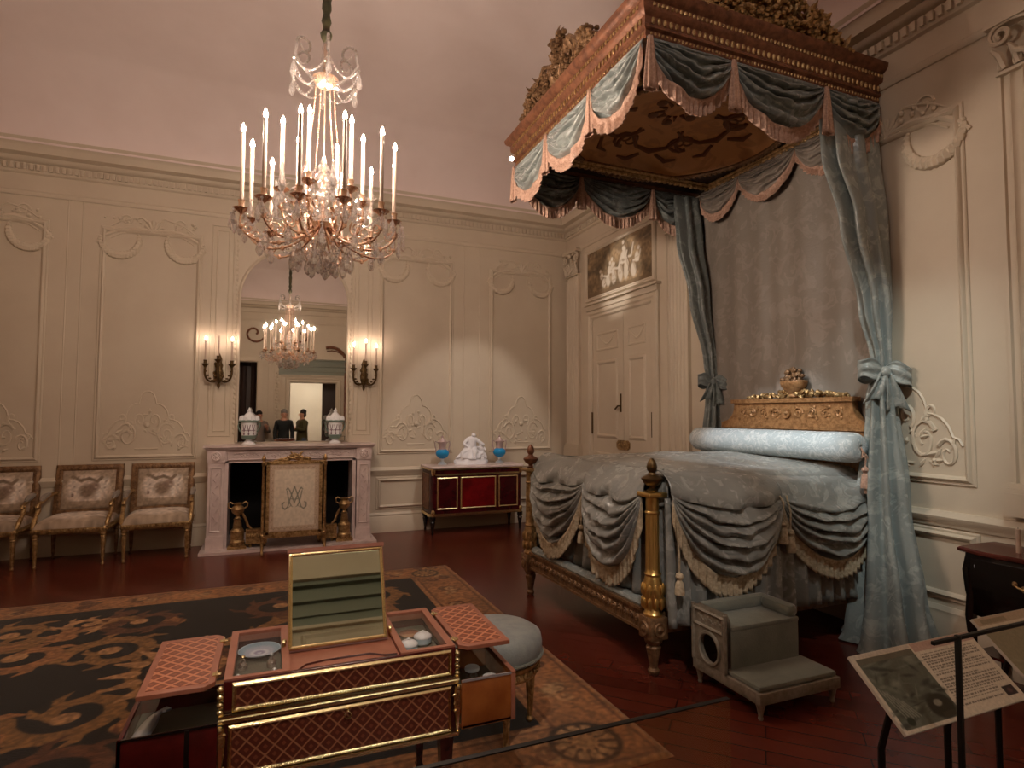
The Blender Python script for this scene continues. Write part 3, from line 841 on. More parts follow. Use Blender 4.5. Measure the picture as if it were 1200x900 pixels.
def rosette(x, y, R):
    cv.ell(U(x), W(y), R / 4.3, R / 3.72, (.20, .15, .09), .9, .1); cv.ell(U(x), W(y), R * .84 / 4.3, R * .84 / 3.72, tan2, 1, .1)
    for k in range(12):
        a = 2 * PI * k / 12; cv.ell(U(x + R * .58 * cos(a)), W(y + R * .58 * sin(a)), R * .2 / 4.3, R * .2 / 3.72, (.66, .52, .36), .9, .3)
        b_ = a + PI / 12; cv.stroke([(U(x + R * .4 * cos(b_)), W(y + R * .4 * sin(b_))), (U(x + R * .8 * cos(b_)), W(y + R * .8 * sin(b_)))], .003, (.25, .17, .10), .8, asp)
    cv.ell(U(x), W(y), R * .3 / 4.3, R * .3 / 3.72, (.66, .50, .33), 1, .2)
rosette(RX1 - .34, RYA + .25, .19); rosette(RX0 + .3, RYA + .25, .19); rosette(RX1 - .3, RYB - .25, .14); rosette(RX0 + .3, RYB - .25, .14)
cv.noise(.22, 2, 8)
mb = MB()
def rugpt(u, v):
    x, y = lerp(RX0, RX1, u), lerp(RYA, RYB, v)
    x += -.05 * (v - .5) * u
    e = min(u, 1 - u, v, 1 - v); return V((x, y, .012 if e > .003 else .001))
cv.mesh(mb, rugpt)
rug = tag(mb.build('rug', M['rugmat'], smooth=180), 'black and gold scroll-patterned carpet with tan border under the writing table', 'rug')
# ================================================================ FIREPLACE
mb = MB()
mb.box(FBX0 - .04, FBX0, YF + .001, YF + .55, .001, 1.1); mb.box(FBX1, FBX1 + .04, YF + .001, YF + .55, .001, 1.1)
mb.box(FBX0, FBX1, YF + .5, YF + .55, .001, 1.1); mb.box(FBX0, FBX1, YF + .001, YF + .55, 1.05, 1.1)
struct(mb.build('firebox', M['black']), 'sooty black firebox inside the marble fireplace', 'fireplace')
fp = thing('mantelpiece', 'pinkish white carved marble mantelpiece below the arched mirror', 'fireplace', (0, 0, 0))
mx0, mx1, my = -.69, 1.17, 7.60
mb = MB(); mb.sweep([(mx0 - .01, YF), (mx0 - .01, my - .02), (mx1 + .01, my - .02), (mx1 + .01, YF)], [(-.3, 1.165), (.0, 1.165), (.012, 1.175), (.02, 1.19), (.035, 1.195), (.035, 1.215), (-.3, 1.215)])
mb.box(mx0 + .1, mx1 - .1, my + .1, YF, 1.166, 1.2149)
mb.build('shelf', M['marble'], fp)
mb = MB(); mb.box(mx0 + .19, mx1 - .19, my + .02, YF, 1.035, 1.17); mb.frame(lambda u, v, h: V((u, my + .02 - h, v)), mx0 + .22, mx1 - .22, 1.055, 1.145, PS)
mb.build('frieze', M['marble'], fp)
fr = [o for o in bpy.data.objects if o.name.startswith('frieze')][-1]
mb = MB()
for s in (-1, 1):
    c0 = (mx0 + mx1) / 2
    pts = [V((c0 + s * (.04 + t * .62), my + .016, 1.10 + .022 * sin(t * 22))) for t in [i / 40 for i in range(41)]]
    mb.tube(pts, .006, 5)
    for i in range(2, 40, 2):
        a = rnd.uniform(0, 6); mb.ell(pts[i] + V((.012 * cos(a), 0, .02 * sin(a))), (.014, .006, .010), None, 6, 4)
mb.build('vine_relief', M['marble'], fr)
for s, x0 in ((-1, mx0), (1, mx1 - .19)):
    mb = MB()
    mb.box(x0 + .01, x0 + .18, my, YF, .17, 1.035)
    mb.box(x0, x0 + .19, my - .015, YF, .03, .16); mb.box(x0 + .005, x0 + .185, my - .008, YF, .16, .18)
    mb.box(x0 - .0, x0 + .19, my - .012, YF, 1.02, 1.167)
    mp = lambda u, v, h: V((u, my - h, v))
    mb.frame(mp, x0 + .05, x0 + .14, .24, .95, PS)
    mb.lathe([(.055, 0), (.055, .014), (.042, .018), (.036, .008), (.012, .012), (.0, .02)], (0, 0, 0), 16, Matrix.Translation((x0 + .095, my - .012, 1.095)) @ Matrix.Rotation(PI / 2, 4, 'X'))
    for k in range(8):
        a = 2 * PI * k / 8; mb.ell((x0 + .095 + .03 * cos(a), my - .022, 1.095 + .03 * sin(a)), (.011, .006, .011), None, 6, 4)
    for k in range(9):
        mb.tube([(x0 + .095 + rnd.uniform(-.01, .01), my - .002, .3 + .07 * k), (x0 + .095 + .025 * (-1) ** k, my - .006, .34 + .07 * k)], [.004, .009], 5)
    mb.build('jamb', M['marble'], fp)
mb = MB(); mb.box(mx0 - .05, mx1 + .05, 7.42, YF + .5, .0, .03); mb.build('hearth_slab', M['marble'], fp)
mb = MB()
for a, b, c, d in ((FBX0 - .02, FBX0 + .02, 0.03, 1.05), (FBX1 - .02, FBX1 + .02, .03, 1.05), (FBX0 - .02, FBX1 + .02, 1.01, 1.05)):
    mb.box(a, b, my + .03, YF, c, d)
mb.build('inner_moulding', M['marble'], fp)

# ---- mirror over the mantel
mr = thing('overmantel_mirror', 'tall arch-topped wall mirror above the mantelpiece', 'mirror')
MX0, MX1, MZ0, MZS = -.40, .89, 1.235, 3.045
rr = (MX1 - MX0) / 2; mc = (MX0 + MX1) / 2
outline = [(MX0, MZ0)] + [(mc - rr * cos(a), MZS + rr * sin(a)) for a in [PI * k / 32 for k in range(33)]] + [(MX1, MZ0)]
mb = MB(); mb.prism(outline, FWm, -.002, .012); mb.build('mirror_glass', M['mirror'], mr, smooth=20)
mb = MB()
pr = [(0, .005), (.0, .022), (.014, .03), (.03, .024), (.04, .008), (.04, -.005)]
rings = []
for i, (x, z) in enumerate(outline):
    if i == 0: nx, nz = -1, 0
    elif i == len(outline) - 1: nx, nz = 1, 0
    else: nx, nz = (x - mc) / rr, max(0, (z - MZS) / rr)
    rings.append([FWm(x + nx * a, z + nz * a, h) for a, h in pr])
mb.loft(rings, False, False); mb.build('mirror_frame', M['wall'], mr)

# ---- mantel vases
def pot_vase(loc, label):
    t = thing('mantel_vase', label, 'vase', loc, 'pair of vases on the mantelpiece')
    mb = MB(); mb.lathe([(.0, 0), (.075, 0), (.075, .015), (.05, .03), (.03, .05), (.035, .06), (.07, .075), (.082, .10), (.088, .26), (.086, .275), (0, .275)], seg=24); mb.build('body', M['porc'], t)
    mb = MB(); mb.lathe([(.066, .062), (.074, .075), (.087, .10), (.089, .112), (.08, .09)], seg=24, caps=False)
    mb.lathe([(.086, .265), (.1, .272), (.118, .28), (.118, .292), (.1, .298), (.086, .292)], seg=24, caps=False); mb.build('rim', M['porcgreen'], t)
    mb = MB()
    for k in range(10):
        a = 2 * PI * k / 10; ca, sa = cos(a), sin(a)
        mb.tube([(.1 * ca, .1 * sa, .29), (.098 * ca, .098 * sa, .33), (.085 * ca, .085 * sa, .35)], [.016, .014, .004], 6)
    mb.lathe([(.09, .29), (.085, .31), (.07, .335), (.05, .36), (.03, .385), (.02, .39), (.024, .41), (.012, .43), (.004, .45), (0, .452)], seg=20); mb.build('lid', M['porc'], t)
    mb = MB()
    for a in (-2.2, -1.57, -.94, .9, 2.2):
        ca, sa = cos(a), sin(a); s = .086
        P = lambda u, v: V((s * cos(a + u * 10), s * sin(a + u * 10), v))
        mb.tube([P(-.02, .24), P(-.008, .19), P(0, .15)], .004, 5); mb.tube([P(.02, .24), P(.008, .19), P(0, .15)], .004, 5)
        mb.tube([P(-.03, .17), P(0, .175), P(.03, .17)], .004, 5); mb.ell(P(0, .13), (.01, .01, .016), None, 6, 4)
    mb.build('painted_decoration', M['porcdeco'], t)
    for s in (-1, 1):
        mb = MB(); mb.tube([(s * .084, 0, .24), (s * .115, 0, .26), (s * .12, 0, .22), (s * .1, 0, .17), (s * .085, 0, .15)], .008, 6); mb.build('handle', M['porcgreen'], t)
    return t
pot_vase((-.265, 7.78, 1.2155), 'white pierced-lid vase on the mantelpiece nearest the armchairs')
pot_vase((.735, 7.78, 1.2155), 'white pierced-lid vase on the mantelpiece nearest the red commode')

# ---- fire screen
fs = thing('fire_screen', 'gilt framed fire screen with cream monogrammed panel in front of the hearth', 'fire screen', (0, 0, 0))
sx0, sx1, sy, sz0, sz1 = -.085, .59, 7.36, .20, 1.03
cv = Canvas(96, 120, (.80, .74, .66)); cv.noise(.06, 4, 2)
cv.rect(0, 1, 0, 1, (.70, .60, .52)); cv.rect(.03, .97, .025, .975, (.76, .67, .58)); cv.rect(.10, .90, .08, .92, (.83, .77, .69)); cv.noise(.05, 3, 9)
for k in range(40):
    t = k / 40
    for x, y in ((.065, .05 + .9 * t), (.935, .05 + .9 * t), (.05 + .9 * t, .05), (.05 + .9 * t, .95)):
        cv.ell(x + .012 * sin(k * 1.3), y + .012 * cos(k * 1.3), .012, .010, (.60, .52, .45), .8, .5)
mono = (.50, .49, .44); A_ = 1.25
for s in (-1, 1):
    f = lambda x, y: (.5 + s * x, y)
    cv.stroke([f(0, .66), f(.05, .56), f(.10, .44), f(.13, .36), f(.18, .33), f(.23, .36), f(.235, .41), f(.20, .43)], .011, mono, 1, A_)   # feet of the A, curling
    cv.stroke([f(.0, .42), f(.04, .50), f(.09, .60), f(.13, .645), f(.16, .62)], .010, mono, 1, A_)                                   # M strokes
    cv.stroke([f(.145, .60), f(.12, .50), f(.09, .42), f(.06, .38)], .010, mono, 1, A_)
    cv.stroke([f(0, .47), f(.07, .48)], .007, mono, 1, A_)
    cv.stroke([f(.03, .36), f(.07, .38), f(.11, .35)], .006, mono, .8, A_)
mb = MB(); o_y = sy - .012
cv.mesh(mb, lambda u, v: V((lerp(sx0 + .06, sx1 - .06, u), o_y, lerp(sz0 + .03, sz1 - .03, v))))
e = [(sx0 + .06, sz0 + .03), (sx1 - .06, sz0 + .03), (sx1 - .06, sz1 - .03), (sx0 + .06, sz1 - .03)]
mb2 = MB(); mb2.prism(e, lambda u, v, h: V((u, sy + h, v)), -.011, .012)
mb.build('embroidered_panel', M['paint'], fs); mb2.build('panel_backing', M['panelwhite'], fs)
for x in (sx0, sx1):
    mb = MB()
    mb.lathe([(.012, .06), (.028, .10), (.018, .14), (.024, .16), (.024, .20), (.016, .21), (.019, .25), (.017, .6), (.015, .98), (.022, .99), (.022, 1.03), (.014, 1.04), (.02, 1.055), (.024, 1.075), (.014, 1.095), (.008, 1.11), (0, 1.115)], (x, sy, 0), 12)
    mb.build('column', M['gilt'], fs)
    mb = MB()
    for s in (-1, 1): mb.tube([(x, sy, .10), (x, sy + s * .06, .09), (x, sy + s * .11, .045), (x, sy + s * .15, .02), (x, sy + s * .17, .012)], [.02, .018, .014, .012, .012], 6)
    mb.build('foot', M['gilt'], fs)
mb = MB(); mb.box(sx0 + .015, sx1 - .015, sy - .016, sy + .016, sz1 - .03, sz1 + .012); mb.box(sx0 + .015, sx1 - .015, sy - .016, sy + .016, sz0 - .04, sz0 + .03)
mb.box(sx0 + .03, sx0 + .065, sy - .016, sy + .014, sz0, sz1); mb.box(sx1 - .065, sx1 - .03, sy - .016, sy + .014, sz0, sz1)
for k in range(26): mb.ell((lerp(sx0 + .03, sx1 - .03, k / 25), sy - .016, sz1 - .008), .008, None, 6, 4)
mb.build('frame', M['gilt'], fs)
mb = MB()
cx = (sx0 + sx1) / 2
for k in range(46):
    u = rnd.uniform(-1, 1); L = .03 * rnd.uniform(.6, 1.2)
    mb.ell((cx + .17 * u, sy + rnd.uniform(-.012, .012), sz1 + .015 + rnd.uniform(0, .075) * (1 - abs(u)) ** .8), (L, .010, L * .6), Matrix.Rotation(rnd.uniform(0, 3), 4, 'Y'), 6, 4)
mb.tube([(cx - .24, sy, sz1 + .012), (cx - .12, sy, sz1 + .04), (cx, sy, sz1 + .06), (cx + .1, sy, sz1 + .04), (cx + .17, sy, sz1 + .012)], [.006, .012, .014, .012, .006], 6)
for s in (-.02, .035): mb.tube([(cx + s, sy, sz1 + .05), (cx + s * 1.8, sy, sz1 + .10), (cx + s * 2.6, sy, sz1 + .12)], [.014, .014, .004], 6)
mb.build('carved_crest', M['gilt'], fs)

# ---- andirons
def andiron(x, s, label):
    t = thing('andiron', label, 'andiron', (x, 7.58, .031), 'pair of urn andirons in the hearth')
    mb = MB()
    mb.box(-.10, .10, -.07, .07, 0, .03); mb.box(-.09, .09, -.06, .06, .03, .045); mb.lathe([(.08, .045), (.085, .08), (.07, .10), (.075, .20), (.06, .22), (.055, .23)], (0, 0, 0), 16, flute=0)
    mb.lathe([(.045, .23), (.05, .25), (.038, .32), (.045, .335)], (0, 0, 0), 12); mb.build('pedestal', M['gilt'], t)
    mb = MB(); mb.lathe([(.02, .335), (.035, .345), (.02, .365), (.025, .38), (.06, .41), (.072, .45), (.06, .475), (.04, .49), (.048, .51), (.055, .515), (.03, .52), (0, .52)], (0, 0, 0), 16)
    for k in (-1, 1):
        mb.tube([(k * .06, 0, .45), (k * .10, 0, .475), (k * .105, 0, .515), (k * .08, 0, .53), (k * .05, 0, .51)], .009, 6)
    mb.build('urn', M['gilt'], t)
    mb = MB()
    mb.tube([(s * .05, 0, .40), (s * .09, 0, .32), (s * .11, 0, .25), (s * .15, 0, .215)], [.012, .016, .016, .012], 6)
    mb.build('garland', M['gilt'], t)
    mb = MB(); a, b = sorted((s * .09, s * .32)); mb.box(a, b, -.035, .035, .06, .20); mb.box(a, b, -.045, .045, .19, .21); mb.box(a, b, -.045, .045, .045, .065)
    for k in range(6): mb.ell((s * (.12 + .035 * k), -.038, .13), (.015, .008, .03), None, 6, 4)
    for k in range(2): mb.ell((s * (.14 + .15 * k), 0, .02), (.02, .02, .022))
    mb.build('gallery', M['gilt'], t)
andiron(-.355, 1, 'gilt urn andiron at the armchair end of the hearth')
andiron(.845, -1, 'gilt urn andiron at the commode end of the hearth')

# ---- wall lights
def flame_mb(r=.011, h=.05, z=0, c=(0, 0, 0)):
    mb = MB(); mb.lathe([(.0, 0), (r * .7, h * .08), (r, h * .26), (r * .8, h * .5), (r * .4, h * .78), (0, h)], (c[0], c[1], c[2] + z), 8); return mb
def sconce(x, lit, label):
    t = thing('wall_sconce', label, 'wall light', (x, YF, 2.02), 'pair of candle wall lights beside the mirror')
    mb = MB(); mb.lathe([(0, -.13), (.012, -.11), (.02, -.08), (.012, -.06), (.03, -.03), (.045, .02), (.05, .07), (.035, .12), (.045, .16), (.03, .20), (.036, .23), (.02, .27), (.008, .30), (0, .31)], (0, -.035, 0), 12, sy=.6)
    for k in range(14): mb.ell((rnd.uniform(-.05, .05), -.06, rnd.uniform(-.05, .18)), (.018, .012, .022), None, 6, 4)
    mb.build('backplate', M['bronze'], t)
    for k, (dx, dy, dz) in enumerate(((-.145, -.13, .17), (0.0, -.19, .22), (.145, -.13, .17))):
        mb = MB(); mb.tube(bez((0, -.05, 0), (dx * .6, dy * .8, -.10), (dx * 1.15, dy, -.02), (dx, dy, dz - .04), 14), [.013] * 15, 8)
        for q in range(5): mb.ell((dx * (.3 + .17 * q), dy * (.5 + .12 * q), -.035 + .012 * q * q * .6), (.018, .014, .012), None, 6, 4)
        mb.lathe([(.008, -.05), (.02, -.03), (.038, -.01), (.042, 0), (.02, .004), (.018, .03), (.022, .045), (.014, .046)], (dx, dy, dz), 12)
        arm = mb.build('arm', M['bronze'], t)
        mb = MB(); mb.lathe([(.010, .04), (.010, .285), (.004, .29)], (dx, dy, dz), 10); mb.build('candle', M['wax'], arm)
        if lit[k]: flame_mb(.011, .05, .288, (dx, dy, dz)).build('flame', M['flame2'], arm)
sconce(-.625, (1, 0, 1), 'three-armed bronze wall light at the mirror edge nearest the armchairs, middle candle unlit')
sconce(1.115, (1, 1, 1), 'three-armed bronze wall light at the mirror edge nearest the commode, all three candles lit')

# ================================================================ CHANDELIER
CX, CY = .262, 3.80
ch = thing('chandelier', 'large gilt chandelier with lit candles and hanging crystal drops', 'chandelier', (CX, CY, 2.46))
Z = lambda z: z - 2.46
mb = MB(); prof = []
for i in range(60):
    z = lerp(3.98, 5.57, i / 59); prof.append((.026 + .006 * sin(i * 1.9) + (.006 if i % 9 < 2 else 0), Z(z)))
mb.lathe([(.004, Z(3.93))] + prof, (0, 0, 0), 10); mb.build('chain_sleeve', M['rope'], ch)
mb = MB(); mb.lathe([(.0, Z(2.70)), (.03, Z(2.71)), (.09, Z(2.74)), (.10, Z(2.77)), (.05, Z(2.79)), (.02, Z(2.80)), (.012, Z(2.84)), (.012, Z(3.2)), (.004, Z(3.22)), (.004, Z(3.64)), (.012, Z(3.66)), (.012, Z(3.95)), (0, Z(3.96))], (0, 0, 0), 16)
mb.lathe([(.0, Z(3.655)), (.05, Z(3.665)), (.075, Z(3.70)), (.08, Z(3.715)), (.03, Z(3.72)), (.012, Z(3.76))], (0, 0, 0), 16, flute=12)
mb.build('stem', M['rosegold'], ch)
mb = MB()
for z, r, h in ((2.85, .05, .04), (2.92, .035, .03), (2.97, .048, .03), (3.03, .042, .028), (3.085, .046, .028), (3.14, .036, .024), (3.18, .02, .02)):
    mb.lathe([(.013, -h), (r * .8, -h * .6), (r, 0), (r * .8, h * .6), (.013, h)], (0, 0, Z(z)), 10)
mb.build('crystal_baluster', M['crystal'], ch)
mb = MB(); mb.lathe([(.013, -.07), (.024, -.04), (.03, 0), (.02, .04), (.026, .07), (.013, .12)], (0, 0, Z(3.84)), 10); mb.build('crown_baluster', M['crystal'], ch)

def drop(mb, p, L=.07, w=.014):
    mb.lathe([(0, -L), (w * .7, -L * .88), (w, -L * .68), (w * .75, -L * .4), (w * .25, -L * .12), (.0, 0)], p, 6)
drops = []
def hang(x, y, z, L, w): drops.append((x, y, z, L, w))
arms = []
for k in range(12):
    a = 2 * PI * (k + .35) / 12; arms.append((a, .455 + .012 * (-1) ** k, 2.79 + .015 * (k % 2), .455, 2.745))
for k in range(6):
    a = 2 * PI * (k + .1) / 6; arms.append((a, .245, 2.96, .40, 2.80))
for k, (a, R, zc, cl, z0) in enumerate(arms):
    ca, sa = cos(a), sin(a)
    pts = bez((.06 * ca, .06 * sa, Z(z0)), (R * .5 * ca, R * .5 * sa, Z(z0 - .20)), (R * 1.12 * ca, R * 1.12 * sa, Z(zc - .20)), (R * ca, R * sa, Z(zc - .03)), 18)
    mb = MB(); mb.tube(pts, [.0075 - .002 * i / 18 for i in range(19)], 7)
    for (x, z) in spiral(R * .62, zc - .07, .055, .012, 0, 1.4, 14)[:1]: pass
    mb.tube([(x * ca, x * sa, Z(z)) for x, z in spiral(R * .58, zc - .075, .05, .014, 2.2, 1.35, 16)], [.0055 - .0001 * i for i in range(17)], 6)
    mb.tube([(x * ca, x * sa, Z(z)) for x, z in spiral(R * .93, zc - .10, .035, .01, 0, -1.3, 14)], .0045, 6)
    for q in (.35, .6, .85):
        p = pts[int(q * 18)]; mb.ell(p, (.014, .014, .018), None, 6, 4)
    mb.lathe([(.006, Z(zc - .035)), (.02, Z(zc - .02)), (.045, Z(zc - .005)), (.05, Z(zc)), (.02, Z(zc + .002)), (.016, Z(zc + .03)), (.021, Z(zc + .05)), (.012, Z(zc + .05))], (R * ca, R * sa, 0), 12)
    arm = mb.build('arm', M['rosegold'], ch)
    mb = MB(); mb.lathe([(.0115, Z(zc + .04)), (.0115, Z(zc + cl)), (.004, Z(zc + cl + .006))], (R * ca, R * sa, 0), 10); mb.build('candle', M['wax'], arm)
    flame_mb(.0125, .052, Z(zc + cl + .003), (R * ca, R * sa, 0)).build('flame', M['flame'], arm)
    if k < 12:
        for q, L in ((-.045, .075), (0, .105), (.045, .075)):
            hang((R + abs(q) * .3 + .035) * ca - q * sa, (R + .035) * sa + q * ca, Z(zc - .03), L, .015)
        m_ = PI / 12; r2 = .36
        hang(r2 * cos(a + m_), r2 * sin(a + m_), Z(2.665), .10, .02)
    else:
        for q in (-.04, .04):
            hang((R + .02) * ca - q * sa, (R + .02) * sa + q * ca, Z(zc - .02), .085, .014)
for k in range(10):
    a = 2 * PI * k / 10; hang(.17 * cos(a), .17 * sin(a), Z(2.64 - .02 * (k % 2)), .13, .022)
for k in range(6):
    a = 2 * PI * (k + .5) / 6; hang(.225 * cos(a), .225 * sin(a), Z(3.74), .10, .016)
for k in range(6):
    a = 2 * PI * (k + .2) / 6; hang(.085 * cos(a), .085 * sin(a), Z(2.575), .11, .02)
for x, y, z, L, w in drops[:99]:
    mb = MB(); drop(mb, (x, y, z), L * 1.2, w * 1.2); mb.ell((x, y, z + .008), (.008, .008, .008), None, 6, 4); mb.build('crystal_drop', M['crystal'], ch, smooth=10)
mb = MB(); mb.lathe([(0, Z(2.455)), (.012, Z(2.47)), (0, Z(2.49))], (0, 0, 0), 8); mb.lathe([(.008, Z(2.49)), (.055, Z(2.51)), (.07, Z(2.545)), (.055, Z(2.59)), (.02, Z(2.62)), (.03, Z(2.66)), (.02, Z(2.70))], (0, 0, 0), 12)
mb.build('crystal_ball', M['crystal'], ch, smooth=15)
# bead swags and chains
mb = MB()
def beads(pts, r=.007, step=.017):
    pts = [V(p) for p in pts]; d = 0
    for i in range(len(pts) - 1):
        s = pts[i + 1] - pts[i]; L = s.length; t = d
        while t < L: mb.ell(pts[i] + s * (t / L), (r,) * 3, None, 6, 4); t += step
        d = t - L
def sag(p, q, s, n=8): return [V(p).lerp(V(q), i / n) + V((0, 0, -s * 4 * (i / n) * (1 - i / n))) for i in range(n + 1)]
for k in range(12):
    a, b = 2 * PI * (k + .35) / 12, 2 * PI * (k + 1.35) / 12
    beads(sag((.45 * cos(a), .45 * sin(a), Z(2.76)), (.45 * cos(b), .45 * sin(b), Z(2.76)), .09), .008)
    beads(sag((.45 * cos(a), .45 * sin(a), Z(2.75)), (.19 * cos(a), .19 * sin(a), Z(2.62)), .04), .007)
for k in range(6):
    a = 2 * PI * (k + .1) / 6; beads(sag((.24 * cos(a), .24 * sin(a), Z(2.95)), (.05 * cos(a), .05 * sin(a), Z(3.12)), .03), .007)
    b = a + PI / 3; beads(sag((.24 * cos(a), .24 * sin(a), Z(2.94)), (.24 * cos(b), .24 * sin(b), Z(2.94)), .07), .007)
    beads(sag((.17 * cos(a), .17 * sin(a), Z(2.62)), (.03 * cos(a), .03 * sin(a), Z(2.49)), .02), .008)
    a2 = 2 * PI * (k + .5) / 6; beads(sag((.22 * cos(a2), .22 * sin(a2), Z(3.73)), (.07 * cos(a2), .07 * sin(a2), Z(3.70)), .09), .007)
    beads(sag((.22 * cos(a2), .22 * sin(a2), Z(3.75)), (.22 * cos(a2 + PI / 3), .22 * sin(a2 + PI / 3), Z(3.75)), .09), .007)
tag(mb.build('crystal_bead_chains', M['crystal'], ch), kind='stuff')
for k in range(4):
    a = 2 * PI * k / 4 + .4; mb = MB()
    beads([(.06 * cos(a), .06 * sin(a), Z(3.66)), (.075 * cos(a), .075 * sin(a), Z(3.45)), (.12 * cos(a), .12 * sin(a), Z(3.12)), (.20 * cos(a), .20 * sin(a), Z(2.9))], .0055, .014); mb.build('suspension_chain', M['chaincop'], ch)
for k in range(6):
    a = 2 * PI * (k + .5) / 6; mb = MB(); ca, sa = cos(a), sin(a)
    pts = [(.04, 3.70), (.10, 3.68), (.17, 3.72), (.215, 3.78), (.20, 3.85)] + [(x, z) for x, z in spiral(.15, 3.86, .052, .025, 0, 1.0, 14)]
    mb.tube([(x * ca, x * sa, Z(z)) for x, z in pts], [.008] * 5 + [.007 - .0002 * i for i in range(15)], 6)
    for i in range(10): x, z = pts[5 + i]; mb.ell((x * ca, x * sa, Z(z)), .011, None, 5, 4)
    mb.build('crown_scroll', M['crystal'], ch)
for k in range(6):
    a = 2 * PI * (k + .6) / 6; mb = MB(); x, y = .30 * cos(a), .30 * sin(a)
    mb.lathe([(.018, Z(2.83)), (.024, Z(2.86)), (.010, Z(2.89)), (.022, Z(2.92)), (.018, Z(2.96)), (.006, Z(3.06)), (0, Z(3.075))], (x, y, 0), 6)
    for j in range(6):
        b = PI * j / 3; mb.tube([(x, y, Z(2.92)), (x + .04 * cos(b), y + .04 * sin(b), Z(2.95))], [.006, .003], 4)
    mb.build('crystal_spire', M['crystal'], ch, smooth=15)

# ---- small ceiling spotlight
def spot_fixture(p, aim, label, lit=True):
    d = (V(aim) - V(p)).normalized(); Q = d.to_track_quat('Z', 'Y').to_matrix().to_4x4(); Q.translation = V(p)
    t = thing('ceiling_spotlight', label, 'spotlight', (0, 0, 0))
    mb = MB(); mb.lathe([(.02, -.10), (.03, -.09), (.034, -.02), (.036, .02), (.03, .02), (.028, .0)], (0, 0, 0), 12, Q); mb.tube([V(p) - d * .06, V(p) + V((0, 0, .12))], .008, 6); mb.build('housing', M['panelwhite'], t)
    mb = MB(); mb.lathe([(0, .004), (.028, .004), (.028, .008), (0, .012)], (0, 0, 0), 12, Q); mb.build('lamp', M['spotlens'], t)
M['spotlens'] = emis('spotlight_lens', (1, .95, .9), 40)
spot_fixture((2.92, 7.22, 5.05), (0, 0, 1.6), 'tiny white spotlight on the ceiling just beside the canopy corner')
# ================================================================ ARMCHAIRS
def tapestry_canvas(w, h, seed, seat):
    cv = Canvas(w, h, (.66, .58, .50)); g = random.Random(seed)
    cv.noise(.10, 5, seed)
    cv.ell(.5, .5, .46, .44, (.86, .79, .73), .9, .25)
    if seat:
        for k in range(16):
            x = g.uniform(.12, .88); P = spiral(x, g.uniform(.25, .75), .10, .02, g.uniform(0, 6), g.choice((-1, 1)), 12)
            cv.stroke(P, .016, g.choice(((.63, .54, .47), (.86, .80, .74), (.58, .48, .42))), .9)
    else:
        cv.rect(0, 1, 0, .22, (.62, .54, .46), .8)
        cv.ell(.26, .55, .15, .27, (.86, .80, .75), .9, .4, .3); cv.ell(.76, .58, .14, .28, (.88, .83, .78), .9, .4, -.3)
        cv.ell(.48, .45, .19, .22, (.52, .44, .37), .95, .5, .2); cv.ell(.60, .56, .13, .16, (.55, .46, .40), .9, .5, -.5)
        cv.stroke([(.2, .83), (.36, .72), (.5, .78), (.66, .70), (.74, .80)], .035, (.50, .43, .36), .9)
        cv.ell(.70, .33, .05, .10, (.90, .86, .82), 1, .4); cv.ell(.22, .36, .035, .06, (.45, .36, .32), .8, .4)
        for k in range(22):
            cv.ell(g.uniform(.15, .85), g.uniform(.22, .85), g.uniform(.02, .05), g.uniform(.015, .04), g.choice(((.50, .42, .36), (.72, .63, .56), (.86, .80, .75))), .6, .6, g.uniform(0, 3))
    cv.noise(.12, 2, seed + 3)
    return cv


